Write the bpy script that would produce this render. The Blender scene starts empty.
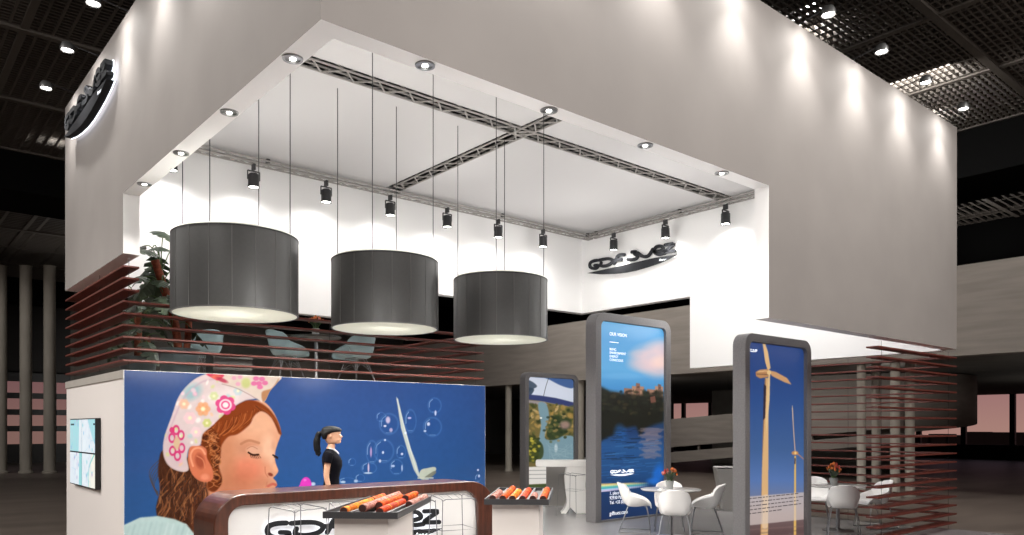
import bpy, math, random
import numpy as np
from mathutils import Vector, Matrix
random.seed(7)
PI = math.pi
SC = bpy.context.scene
COL = SC.collection

# ------------------------------------------------------------------ camera
cd = bpy.data.cameras.new('camera'); cam = bpy.data.objects.new('camera', cd); COL.objects.link(cam)
CAM = (-2.471, -4.973, 1.7)
cam.location = CAM
cam.rotation_euler = (PI/2, 0, -math.atan2(.6473, .7621))
cd.sensor_fit = 'HORIZONTAL'; cd.sensor_width = 36; cd.lens = 771/1024*36
cd.shift_y = (427-267.5)/1024
cd.clip_start = .1; cd.clip_end = 500
SC.camera = cam
SC.view_settings.view_transform = 'Standard'; SC.view_settings.look = 'None'
SC.view_settings.gamma = 1; SC.view_settings.use_curve_mapping = False
SC.view_settings.exposure = 0

# ------------------------------------------------------------------ world: dusk sky outside the hall
W = bpy.data.worlds.new('dusk'); SC.world = W; W.use_nodes = True
nt = W.node_tree; nt.nodes.clear()
tc = nt.nodes.new('ShaderNodeTexCoord'); sx = nt.nodes.new('ShaderNodeSeparateXYZ')
rmp = nt.nodes.new('ShaderNodeValToRGB'); bg = nt.nodes.new('ShaderNodeBackground'); wo = nt.nodes.new('ShaderNodeOutputWorld')
nt.links.new(tc.outputs['Generated'], sx.inputs[0]); nt.links.new(sx.outputs['Z'], rmp.inputs[0])
mw = nt.nodes.new('ShaderNodeMapRange'); mw.inputs[1].default_value = -.2; mw.inputs[2].default_value = .9; mw.inputs[3].default_value = .45; mw.inputs[4].default_value = 1.25
nt.links.new(sx.outputs['X'], mw.inputs[0]); nt.links.new(mw.outputs[0], bg.inputs[1])
nt.links.new(rmp.outputs[0], bg.inputs[0]); nt.links.new(bg.outputs[0], wo.inputs[0])
e = rmp.color_ramp.elements
e[0].position = 0; e[0].color = (.36, .20, .17, 1)
e[1].position = .5; e[1].color = (.03, .035, .05, 1)
k = e.new(.05); k.color = (.30, .15, .15, 1)
k = e.new(.12); k.color = (.14, .09, .11, 1)
bg.inputs[1].default_value = 1.0

def light(name, kind, loc, energy, color=(1, 1, 1), aim=None, size=.3, sizey=None, angle=60, blend=.5):
    l = bpy.data.lights.new(name, kind); l.energy = energy; l.color = color
    if kind == 'AREA':
        l.size = size
        if sizey: l.shape = 'RECTANGLE'; l.size_y = sizey
    else:
        l.shadow_soft_size = size
    if kind == 'SPOT': l.spot_size = math.radians(angle); l.spot_blend = blend
    o = bpy.data.objects.new(name, l); COL.objects.link(o); o.location = loc
    if aim is not None:
        o.rotation_euler = (Vector(aim)-Vector(loc)).to_track_quat('-Z', 'Y').to_euler()
    return o

# hall lighting: high ceiling luminaires over the aisles around the stand
WARM = (1, .965, .925)
for n, (x, y, e_) in enumerate([(-7, -2, .5), (-6, 6, .42), (2, -8, .5), (9, -6, .48)]):
    light('unseen_hall_light', 'AREA', (x, y, 8.3), 950*e_, WARM, aim=(x*.55+2, y*.55+1.2, 1.5), size=2.2)

light('unseen_hall_light', 'AREA', (-9, 15, 8.3), 800, WARM, aim=(-8, 15, 0), size=2.2)  # added to lighten the left hall floor, no fixture
light('hall_fill_spot', 'SPOT', (-3, 25, 6.5), 700, WARM, aim=(2.4, 30, 3.2), size=.3, angle=80, blend=1)  # added to brighten the tall columns in the left aisle
for x, y in ((22, -1), (31, 2)):
    light('hall_fill_spot', 'SPOT', (x, y, .4), 130, WARM, aim=(x+.01, y, 4), size=.5, angle=165, blend=1)  # added uplights near the floor, soft glow on the mezzanine soffit
# two added fill spots without fixtures, aimed at the lower half of the stand
light('hall_fill_spot', 'SPOT', (-12, 5, 7.8), 2600, WARM, aim=(0, 7.0, 1.3), size=.4, angle=30, blend=.9)
light('hall_fill_spot', 'SPOT', (-5, -9, 7.9), 2000, WARM, aim=(2.6, 2.2, .3), size=.4, angle=34, blend=.9)
for n, (x, y, e_) in enumerate([(13, 1.5, .6), (13, 8, 1.3), (13, 14, 1.5), (13.5, -4, .35)]):
    light('unseen_hall_light', 'AREA', (x, y, 8.35), 330*e_, WARM, aim=(17.2, y, 4.0), size=1.6)  # added wash on the mezzanine parapet, no fixtures
for n, (x, y, e_) in enumerate([(24, 4, 1), (24, 14, 1), (-8, 22, .7), (4, 26, .7)]):
    light('unseen_hall_light', 'SPOT', (x, y, 6.3), 120*e_, WARM, aim=(x, y, 9), size=.5, angle=150)  # added upward spots that make the far ceiling grids show
for x, y, ax, ay, az, e_ in ((18.6, 8.5, 22.3, 9.5, 1.7, 260), (18.6, 13, 22.3, 13.4, 1.5, 220), (19.2, 4.6, 23.5, 6, 2.4, 200), (6, 31, 12, 40, 3, 900), (17, 34, 22, 40, 3, 700)):
    light('hall_fill_spot', 'SPOT', (x, y, 3.2), e_, WARM, aim=(ax, ay, az), size=.3, angle=110, blend=1)  # added fill for the ramp, the spiral and the far left wall
# ------------------------------------------------------------------ materials
M = {}
def srgb(r, g, b):
    f = lambda c: (c/255)/12.92 if c/255 <= .04045 else ((c/255+.055)/1.055)**2.4
    return (f(r), f(g), f(b), 1)
def mat(name, rgb, rough=.6, metal=0, noise=0, nscale=3, spec=.5, emit=0, emitcol=None, coat=0, bump=0, stretch=(1, 1, 1), trans=0, alpha=1):
    m = bpy.data.materials.new(name); m.use_nodes = True; t = m.node_tree
    b = t.nodes['Principled BSDF']
    c = srgb(*rgb)
    b.inputs['Base Color'].default_value = c
    b.inputs['Roughness'].default_value = rough; b.inputs['Metallic'].default_value = metal
    b.inputs['Specular IOR Level'].default_value = spec
    b.inputs['Coat Weight'].default_value = coat
    b.inputs['Transmission Weight'].default_value = trans
    if noise or bump:
        tcn = t.nodes.new('ShaderNodeTexCoord'); mp = t.nodes.new('ShaderNodeMapping'); nz = t.nodes.new('ShaderNodeTexNoise')
        mp.inputs['Scale'].default_value = stretch; nz.inputs['Scale'].default_value = nscale; nz.inputs['Detail'].default_value = 5
        t.links.new(tcn.outputs['Object'], mp.inputs[0]); t.links.new(mp.outputs[0], nz.inputs['Vector'])
        if noise:
            mx = t.nodes.new('ShaderNodeValToRGB')
            lo = [max(0, v*(1-noise)) for v in c[:3]]+[1]; hi = [min(1, v*(1+noise)) for v in c[:3]]+[1]
            mx.color_ramp.elements[0].position = .3; mx.color_ramp.elements[1].position = .7
            mx.color_ramp.elements[0].color = lo; mx.color_ramp.elements[1].color = hi
            t.links.new(nz.outputs['Fac'], mx.inputs[0]); t.links.new(mx.outputs[0], b.inputs['Base Color'])
        if bump:
            bp = t.nodes.new('ShaderNodeBump'); bp.inputs['Strength'].default_value = bump; bp.inputs['Distance'].default_value = .02
            t.links.new(nz.outputs['Fac'], bp.inputs['Height']); t.links.new(bp.outputs[0], b.inputs['Normal'])
    if emit:
        b.inputs['Emission Color'].default_value = srgb(*(emitcol or rgb)); b.inputs['Emission Strength'].default_value = emit
    M[name] = m
    return m
mat('fascia', (150, 144, 140), .75, noise=.05, nscale=1.2)
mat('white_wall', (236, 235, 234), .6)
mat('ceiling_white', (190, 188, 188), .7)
mat('side_white', (234, 227, 222), .6)
mat('strip_grey', (170, 164, 156), .6, noise=.05)
mat('black', (14, 14, 14), .6)
mat('plenum', (8, 8, 8), .9)
mat('can_black', (40, 40, 42), .45)
mat('truss_metal', (150, 146, 142), .45, metal=.3)
mat('truss_dark', (92, 88, 86), .5, metal=.3)
mat('chrome', (150, 150, 152), .35, metal=1)
mat('wire_grey', (120, 120, 122), .4, metal=.6)
mat('steel', (150, 150, 150), .35, metal=.9)
mat('glow', (255, 252, 245), .5, emit=14)
mat('glow_soft', (240, 245, 255), .5, emit=2.2)
mat('glow_panel', (250, 250, 255), .5, emit=1.6)
mat('drum', (56, 56, 55), .5, noise=.06, nscale=30, coat=.1)
mat('drum_seam', (84, 84, 82), .5)
mat('drum_in', (235, 235, 225), .7)
mat('slat', (96, 40, 30), .5, noise=.3, nscale=5, stretch=(1, 1, 9))
mat('walnut', (80, 43, 30), .32, noise=.45, nscale=5, stretch=(6, 1.2, 1), coat=.35)
mat('walnut_side', (78, 44, 32), .3, noise=.35, nscale=5, stretch=(1, 3, .8), coat=.3)
mat('panel_white', (236, 234, 232), .3, coat=.3)
mat('letter', (46, 47, 50), .8, noise=.08, nscale=6, spec=.08)
mat('poster_frame', (106, 104, 105), .65, noise=.12, nscale=45)
mat('poster_inner', (62, 64, 68), .5)
mat('plastic_white', (240, 238, 236), .3, coat=.25)
mat('plastic_blue', (160, 186, 192), .35, coat=.2)
mat('table_top', (200, 198, 196), .25, coat=.4)
mat('table_dark', (70, 66, 62), .3)
mat('tray_dark', (62, 62, 64), .4)
mat('tray_rib', (104, 104, 106), .35, metal=.3)
mat('plinth', (236, 228, 222), .45)
mat('concrete', (120, 113, 106), .8, noise=.13, nscale=1.6, stretch=(1, .5, 5), bump=.15)
mat('concrete_dark', (92, 88, 82), .85, noise=.15, nscale=1.5)
mat('column', (140, 134, 124), .7, noise=.14, nscale=2, stretch=(1, 1, .4))
mat('upper_dark', (14, 14, 14), .9, spec=.1)
mat('hall_dark', (40, 38, 37), .8, noise=.2, nscale=1)
mat('grate', (84, 78, 72), .6)
mat('beam', (6, 6, 6), .9, spec=.1)
mat('window_frame', (16, 14, 14), .5)
mat('leaf', (44, 62, 40), .4, noise=.35, nscale=12)
mat('leaf_pale', (96, 112, 92), .45, noise=.3, nscale=12)
mat('trunk', (126, 60, 34), .8, noise=.35, nscale=25)
mat('pot', (96, 108, 112), .35)
mat('stem', (70, 96, 44), .5)
mat('petal_orange', (196, 104, 44), .5)
mat('petal_red', (168, 56, 46), .5)
mat('petal_pink', (190, 116, 104), .5)
mat('vase', (150, 152, 150), .12, spec=.6, coat=.5)
mat('soil', (46, 34, 26), .9)
mat('skin', (206, 158, 128), .5)
mat('hair_black', (10, 10, 12), .6, spec=.2)
mat('shirt', (10, 10, 17), .9, spec=.1, noise=.1, nscale=30)
mat('shirt_trim', (196, 196, 204), .6)
mat('trousers', (28, 28, 34), .8)
mat('shoe', (20, 20, 20), .4)
mat('lip', (168, 88, 80), .4)
mat('eye_white', (230, 228, 224), .3)
mat('eye_dark', (24, 18, 16), .3)
mat('text_white', (240, 244, 250), .5, emit=.75)
mat('text_grey', (112, 106, 108), .6)
mat('text_dark', (60, 84, 92), .6)
mat('cap_dark', (58, 26, 20), .6)
mat('counter_gray', (140, 137, 134), .35, coat=.3)
mat('bezel', (16, 16, 18), .3)

def floor_mat(name, rgb, rough, noise, nscale, stretch=(1, 1, 1)):
    m = mat(name, rgb, rough, noise=noise, nscale=nscale, stretch=stretch); return m
floor_mat('stand_floor', (140, 138, 138), .22, .05, .8)
floor_mat('hall_floor', (104, 94, 86), .42, .25, .6, (.6, 2.4, 1))

def tube_mat(name, a, b_, sc):
    m = mat(name, a, .6, spec=.12); t = m.node_tree; b = t.nodes['Principled BSDF']
    tcn = t.nodes.new('ShaderNodeTexCoord'); nz = t.nodes.new('ShaderNodeTexNoise'); cr = t.nodes.new('ShaderNodeValToRGB')
    nz.inputs['Scale'].default_value = sc
    t.links.new(tcn.outputs['Object'], nz.inputs['Vector']); t.links.new(nz.outputs['Fac'], cr.inputs[0]); t.links.new(cr.outputs[0], b.inputs['Base Color'])
    cr.color_ramp.elements[0].position = .42; cr.color_ramp.elements[1].position = .6
    cr.color_ramp.elements[0].color = srgb(*a); cr.color_ramp.elements[1].color = srgb(*b_)
tube_mat('tube_orange', (186, 58, 8), (216, 96, 16), 22)
tube_mat('tube_amber', (196, 84, 8), (222, 150, 34), 18)
tube_mat('tube_red', (170, 38, 6), (206, 72, 12), 26)
tube_mat('tube_pink', (150, 86, 74), (196, 150, 136), 24)

def vcol_mat(name, emit, rough, base=.5, spec=.5):
    """print or screen whose colours are held per point of its own mesh; backlit"""
    m = bpy.data.materials.new(name); m.use_nodes = True; t = m.node_tree; b = t.nodes['Principled BSDF']
    a = t.nodes.new('ShaderNodeAttribute'); a.attribute_name = 'print'
    mu = t.nodes.new('ShaderNodeMix'); mu.data_type = 'RGBA'; mu.inputs[0].default_value = base
    mu.inputs[6].default_value = (0, 0, 0, 1); t.links.new(a.outputs['Color'], mu.inputs[7])
    t.links.new(mu.outputs[2], b.inputs['Base Color']); t.links.new(a.outputs['Color'], b.inputs['Emission Color'])
    b.inputs['Emission Strength'].default_value = emit; b.inputs['Roughness'].default_value = rough
    b.inputs['Specular IOR Level'].default_value = spec
    M[name] = m
vcol_mat('mural_print', .64, .16, .2, .35)
vcol_mat('poster_print', .85, .35, .25)
vcol_mat('screen_print', .95, .3, .1)

# translucent lamp diffuser lit by the bulb behind it
m = bpy.data.materials.new('diffuser'); m.use_nodes = True; t = m.node_tree; t.nodes.clear()
o_ = t.nodes.new('ShaderNodeOutputMaterial'); tr = t.nodes.new('ShaderNodeBsdfTranslucent'); df = t.nodes.new('ShaderNodeBsdfDiffuse'); em = t.nodes.new('ShaderNodeEmission')
a1 = t.nodes.new('ShaderNodeMixShader'); a2 = t.nodes.new('ShaderNodeAddShader')
tr.inputs[0].default_value = (.6, .6, .54, 1); df.inputs[0].default_value = (.7, .7, .62, 1); em.inputs[0].default_value = (.95, .95, .82, 1); em.inputs[1].default_value = .22
a1.inputs[0].default_value = .5
t.links.new(tr.outputs[0], a1.inputs[1]); t.links.new(df.outputs[0], a1.inputs[2]); t.links.new(a1.outputs[0], a2.inputs[0]); t.links.new(em.outputs[0], a2.inputs[1]); t.links.new(a2.outputs[0], o_.inputs[0])
M['diffuser'] = m
# window glass
m = mat('glass', (200, 205, 210), .05, spec=.5); t = m.node_tree
gt = t.nodes.new('ShaderNodeBsdfTransparent'); gg = t.nodes.new('ShaderNodeBsdfGlossy'); gx = t.nodes.new('ShaderNodeMixShader')
gg.inputs['Roughness'].default_value = .04; gx.inputs[0].default_value = .0; gt.inputs[0].default_value = (.92, .92, .92, 1)
t.links.new(gt.outputs[0], gx.inputs[1]); t.links.new(gg.outputs[0], gx.inputs[2]); t.links.new(gx.outputs[0], t.nodes['Material Output'].inputs[0])

# ------------------------------------------------------------------ builders
def tag(o, label=None, cat=None, group=None, kind=None):
    if label: o['label'] = label
    if cat: o['category'] = cat
    if group: o['group'] = group
    if kind: o['kind'] = kind
    return o
def thing(name, label, cat, loc=(0, 0, 0), rz=0, group=None):
    o = bpy.data.objects.new(name, None); COL.objects.link(o); o.empty_display_size = .1
    o.location = loc; o.rotation_euler = (0, 0, rz)
    return tag(o, label, cat, group)
def smoothpts(p, n=6, closed=False):
    P = [tuple(q) for q in p]; out = []
    N = len(P)
    rng = range(N if closed else N-1)
    for i in rng:
        if closed: a, b, c, d = P[(i-1) % N], P[i], P[(i+1) % N], P[(i+2) % N]
        else: a, b, c, d = P[max(i-1, 0)], P[i], P[i+1], P[min(i+2, N-1)]
        for k in range(n):
            u = k/n
            out.append(tuple(.5*((2*b[j])+(-a[j]+c[j])*u+(2*a[j]-5*b[j]+4*c[j]-d[j])*u*u+(-a[j]+3*b[j]-3*c[j]+d[j])*u**3) for j in range(len(b))))
    if not closed: out.append(P[-1])
    return out
class MB:
    def __init__(s): s.v = []; s.f = []; s.m = []; s.mi = 0
    def add(s, vs, fs):
        n = len(s.v); s.v += [tuple(x) for x in vs]
        for f in fs: s.f.append([n+i for i in f]); s.m.append(s.mi)
    def box(s, x0, x1, y0, y1, z0, z1, special=None):
        vs = [(x, y, z) for z in (z0, z1) for y in (y0, y1) for x in (x0, x1)]
        F_ = {'-z': [0, 2, 3, 1], '+z': [4, 5, 7, 6], '-y': [0, 1, 5, 4], '+y': [2, 6, 7, 3], '-x': [0, 4, 6, 2], '+x': [1, 3, 7, 5]}
        n = len(s.v); s.v += vs
        for k_, f in F_.items():
            s.f.append([n+i for i in f]); s.m.append(special.get(k_, s.mi) if special else s.mi)
        return s
    def bar(s, p, q, w, h=None):
        """square bar from p to q"""
        h = h or w; p = Vector(p); q = Vector(q); d = (q-p).normalized()
        up = Vector((0, 0, 1)) if abs(d.z) < .95 else Vector((0, 1, 0))
        a = d.cross(up).normalized(); b = a.cross(d)
        vs = [c+a*i*w/2+b*j*h/2 for c in (p, q) for i, j in ((-1, -1), (1, -1), (1, 1), (-1, 1))]
        s.add(vs, [[0, 1, 2, 3][::-1], [4, 5, 6, 7], [0, 1, 5, 4], [1, 2, 6, 5], [2, 3, 7, 6], [3, 0, 4, 7]]); return s
    def tube(s, pts, r, n=8, closed=False, caps=True):
        P = [Vector(p) for p in pts]; N = len(P); R = r if isinstance(r, (list, tuple)) else [r]*N
        rings = []; prev = None
        for i in range(N):
            if closed: d = (P[(i+1) % N]-P[(i-1) % N])
            else: d = P[min(i+1, N-1)]-P[max(i-1, 0)]
            d = d.normalized() if d.length > 1e-9 else Vector((0, 0, 1))
            if prev is None:
                up = Vector((0, 0, 1)) if abs(d.z) < .9 else Vector((1, 0, 0)); a = d.cross(up).normalized()
            else: a = (prev-d*prev.dot(d)).normalized()
            prev = a; b = d.cross(a)
            rings.append([P[i]+(a*math.cos(2*PI*k/n)+b*math.sin(2*PI*k/n))*R[i] for k in range(n)])
        vs = [v for rg in rings for v in rg]; fs = []
        for i in range(N if closed else N-1):
            j = (i+1) % N
            for k in range(n): fs.append([i*n+k, i*n+(k+1) % n, j*n+(k+1) % n, j*n+k])
        if caps and not closed: fs += [list(range(n))[::-1], [(N-1)*n+k for k in range(n)]]
        s.add(vs, fs); return s
    def lathe(s, prof, n=32, c=(0, 0, 0), cap=False):
        vs = [(c[0]+r*math.cos(2*PI*k/n), c[1]+r*math.sin(2*PI*k/n), c[2]+z) for r, z in prof for k in range(n)]
        fs = [[i*n+k, i*n+(k+1) % n, (i+1)*n+(k+1) % n, (i+1)*n+k] for i in range(len(prof)-1) for k in range(n)]
        if cap: fs += [list(range(n))[::-1], [(len(prof)-1)*n+k for k in range(n)]]
        s.add(vs, fs); return s
    def prism(s, poly, f0, f1):
        """poly: 2-D points; f0/f1 map (u, v) to 3-D for the two faces"""
        n = len(poly); vs = [f0(*p) for p in poly]+[f1(*p) for p in poly]
        s.add(vs, [list(range(n)), [n+i for i in range(n)][::-1]]+[[i, n+i, n+(i+1) % n, (i+1) % n] for i in range(n)]); return s
    def ringprism(s, outer, inner, f0, f1):
        n = len(outer); vs = [f(*p) for f in (f0, f1) for P in (outer, inner) for p in P]
        fs = []
        for i in range(n):
            j = (i+1) % n
            fs += [[i, j, n+j, n+i], [2*n+j, 2*n+i, 3*n+i, 3*n+j], [j, i, 2*n+i, 2*n+j], [n+i, n+j, 3*n+j, 3*n+i]]
        s.add(vs, fs); return s
    def grid(s, nu, nv, fn):
        vs = [fn(i/(nu-1), j/(nv-1)) for j in range(nv) for i in range(nu)]
        s.add(vs, [[j*nu+i, j*nu+i+1, (j+1)*nu+i+1, (j+1)*nu+i] for j in range(nv-1) for i in range(nu-1)]); return s
    def loft(s, rings, closed=True, cap=True):
        n = len(rings[0]); vs = [p for r in rings for p in r]; fs = []
        for i in range(len(rings)-1):
            for k in range(n): fs.append([i*n+k, i*n+(k+1) % n, (i+1)*n+(k+1) % n, (i+1)*n+k])
        if cap: fs += [list(range(n))[::-1], [(len(rings)-1)*n+k for k in range(n)]]
        s.add(vs, fs); return s
    def build(s, name, mats, parent=None, loc=(0, 0, 0), smooth=False, bevel=0, solid=0, sub=0, weld=False):
        me = bpy.data.meshes.new(name); me.from_pydata(s.v, [], s.f)
        for k_ in (mats if isinstance(mats, (list, tuple)) else [mats]): me.materials.append(M[k_])
        me.polygons.foreach_set('material_index', s.m)
        me.update()
        import bmesh
        bm = bmesh.new(); bm.from_mesh(me)
        if weld: bmesh.ops.remove_doubles(bm, verts=bm.verts, dist=1e-5)
        bmesh.ops.recalc_face_normals(bm, faces=bm.faces); bm.to_mesh(me); bm.free()
        if smooth:
            me.polygons.foreach_set('use_smooth', [True]*len(me.polygons))
            try: me.set_sharp_from_angle(angle=math.radians(40))
            except Exception: pass
        o = bpy.data.objects.new(name, me); COL.objects.link(o); o.location = loc
        if parent is not None: o.parent = parent
        if solid:
            q = o.modifiers.new('solid', 'SOLIDIFY'); q.thickness = solid; q.offset = 0
        if bevel:
            q = o.modifiers.new('bevel', 'BEVEL'); q.width = bevel; q.segments = 2; q.limit_method = 'ANGLE'
        if sub:
            q = o.modifiers.new('sub', 'SUBSURF'); q.levels = sub; q.render_levels = sub
        return o
def struct(name, mb, m_, **k):
    o = mb.build(name, m_, **k); o['kind'] = 'structure'; return o
def rrect(x0, x1, z0, z1, r, n=8):
    """rounded rectangle; r = (bl, br, tr, tl)"""
    if not isinstance(r, (tuple, list)): r = (r,)*4
    out = []
    for (cx, cz, a0, rr) in ((x0+r[0], z0+r[0], PI, r[0]), (x1-r[1], z0+r[1], 1.5*PI, r[1]), (x1-r[2], z1-r[2], 0, r[2]), (x0+r[3], z1-r[3], .5*PI, r[3])):
        for k in range(n+1):
            a = a0+k/n*PI/2; out.append((cx+rr*math.cos(a), cz+rr*math.sin(a)))
    return out
def dup(root, loc=None, rz=None, label=None, group=None, parent=None):
    r = root.copy(); COL.objects.link(r)
    if parent is not None: r.parent = parent
    if loc is not None: r.location = loc
    if rz is not None: r.rotation_euler = (r.rotation_euler[0], r.rotation_euler[1], rz)
    if label: r['label'] = label
    if group: r['group'] = group
    for ch in list(root.children): dup(ch, parent=r)
    return r
def textmesh(name, s, size, m_, parent, M4, thick=.002, align='LEFT', sx_=1.0):
    c = bpy.data.curves.new(name, 'FONT'); c.body = s; c.size = size; c.extrude = thick; c.align_x = align; c.space_line = 1.0
    tmp = bpy.data.objects.new('tmp', c); COL.objects.link(tmp)
    dg = bpy.context.evaluated_depsgraph_get(); dg.update()
    me = bpy.data.meshes.new_from_object(tmp.evaluated_get(dg)); bpy.data.objects.remove(tmp)
    me.name = name; me.materials.clear(); me.materials.append(M[m_])
    o = bpy.data.objects.new(name, me); COL.objects.link(o)
    if parent is not None: o.parent = parent
    me.transform(M4 @ Matrix.Diagonal((sx_, 1, 1, 1)))
    return o
def front_matrix(x, y, z):
    """text upright in a plane facing -Y"""
    return Matrix.Translation((x, y, z)) @ Matrix.Rotation(PI/2, 4, 'X')

# projection of a world point into the photograph: used to rectify the pictures printed on the flat panels
FWD = np.array([.6473, .7621]); FWD = FWD/np.linalg.norm(FWD); RGT = np.array([FWD[1], -FWD[0]])
def proj(x, y, z):
    dx, dy = x-CAM[0], y-CAM[1]
    d = dx*FWD[0]+dy*FWD[1]; l = dx*RGT[0]+dy*RGT[1]
    return 512+771*l/d, 427-771*(z-CAM[2])/d
# ------------------------------------------------------------------ printed pictures (painted with code, held as point colours)
class Ras:
    """small painter; coordinates are those of the photograph, S samples per pixel"""
    def __init__(s, x0, y0, x1, y1, S, col):
        s.x0, s.y0, s.S = x0, y0, S
        s.w = int((x1-x0)*S); s.h = int((y1-y0)*S)
        s.a = np.zeros((s.h, s.w, 3), np.float32); s.a[:] = col
        s.X = (np.arange(s.w)+.5)/S+x0; s.Y = (np.arange(s.h)+.5)/S+y0
    def win(s, x0, y0, x1, y1):
        i0 = max(0, int((x0-s.x0)*s.S)); i1 = min(s.w, int((x1-s.x0)*s.S)+2); j0 = max(0, int((y0-s.y0)*s.S)); j1 = min(s.h, int((y1-s.y0)*s.S)+2)
        if i1 <= i0 or j1 <= j0: return None
        X, Y = np.meshgrid(s.X[i0:i1], s.Y[j0:j1]); return (slice(j0, j1), slice(i0, i1)), X, Y
    def put(s, sl, m, col, clip=None):
        if clip is not None: m = m*clip[sl]
        c = col if isinstance(col, np.ndarray) and col.ndim == 3 else np.array(col, np.float32)
        s.a[sl] = s.a[sl]*(1-m[..., None])+c*m[..., None]
    def blur(s, m, r):
        k = max(1, int(r*s.S))
        for _ in range(2):
            for ax in (0, 1):
                p = np.pad(m, [(k, k) if a == ax else (0, 0) for a in (0, 1)], mode='edge')
                c = np.cumsum(p, axis=ax); n = m.shape[ax]
                z = np.zeros_like(np.take(c, [0], axis=ax)); c = np.concatenate([z, c], axis=ax)
                m = (np.take(c, range(2*k+1, 2*k+1+n), axis=ax)-np.take(c, range(0, n), axis=ax))/(2*k+1)
        return m
    def poly(s, pts, col, a=1, blur=.3, smooth=True, clip=None, full=False):
        P = smoothpts(pts, 6, True) if smooth else pts
        xs = [p[0] for p in P]; ys = [p[1] for p in P]; b = 2*blur+2
        w = s.win(min(xs)-b, min(ys)-b, max(xs)+b, max(ys)+b)
        fm = np.zeros((s.h, s.w), np.float32)
        if w is None: return fm
        sl, X, Y = w; m = np.zeros(X.shape, bool)
        for i in range(len(P)):
            xa, ya = P[i]; xb, yb = P[(i+1) % len(P)]
            if ya == yb: continue
            m ^= ((ya > Y) != (yb > Y)) & (X < (xb-xa)*(Y-ya)/(yb-ya)+xa)
        m = s.blur(m.astype(np.float32), blur)
        if col is not None: s.put(sl, m*a, col, clip)
        fm[sl] = m
        if clip is not None: fm = fm*clip
        return fm
    def ell(s, cx, cy, rx, ry, col, a=1, ang=0, soft=.15, clip=None, inner=0):
        R = max(rx, ry)*(1+soft)+1; w = s.win(cx-R, cy-R, cx+R, cy+R)
        if w is None: return
        sl, X, Y = w; c, q = math.cos(ang), math.sin(ang); u = ((X-cx)*c+(Y-cy)*q)/rx; v = (-(X-cx)*q+(Y-cy)*c)/ry
        d = np.sqrt(u*u+v*v); m = np.clip((1-d)/max(soft, 1e-3)+.5, 0, 1)
        if inner: m = m*np.clip((d-inner)/max(soft, 1e-3)+.5, 0, 1)
        s.put(sl, m*a, col, clip)
    def line(s, pts, wd, col, a=1, clip=None, smooth=True, soft=.35):
        P = smoothpts(pts, 5) if smooth and len(pts) > 2 else pts
        xs = [p[0] for p in P]; ys = [p[1] for p in P]; b = wd+1.5
        w = s.win(min(xs)-b, min(ys)-b, max(xs)+b, max(ys)+b)
        if w is None: return
        sl, X, Y = w; D = np.full(X.shape, 1e9)
        for (xa, ya), (xb, yb) in zip(P[:-1], P[1:]):
            L = (xb-xa)**2+(yb-ya)**2+1e-9; t = np.clip(((X-xa)*(xb-xa)+(Y-ya)*(yb-ya))/L, 0, 1)
            D = np.minimum(D, np.hypot(X-xa-t*(xb-xa), Y-ya-t*(yb-ya)))
        s.put(sl, np.clip((wd/2-D)/soft+.5, 0, 1)*a, col, clip)
    def sample(s, px, py):
        fx = np.clip((px-s.x0)*s.S-.5, 0, s.w-1.001); fy = np.clip((py-s.y0)*s.S-.5, 0, s.h-1.001)
        i = fx.astype(int); j = fy.astype(int); u = (fx-i)[:, None]; v = (fy-j)[:, None]
        A = s.a; return (A[j, i]*(1-u)+A[j, i+1]*u)*(1-v)+(A[j+1, i]*(1-u)+A[j+1, i+1]*u)*v
def noise2(rng, h, w, cell):
    """smooth value noise"""
    gh, gw = int(h/cell)+3, int(w/cell)+3; g = rng.random((gh, gw)).astype(np.float32)
    y = np.arange(h)/cell; x = np.arange(w)/cell; j = y.astype(int); i = x.astype(int); v = (y-j)[:, None]; u = (x-i)[None, :]
    u = u*u*(3-2*u); v = v*v*(3-2*v)
    return (g[j][:, i]*(1-u)+g[j][:, i+1]*u)*(1-v)+(g[j+1][:, i]*(1-u)+g[j+1][:, i+1]*u)*v

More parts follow.
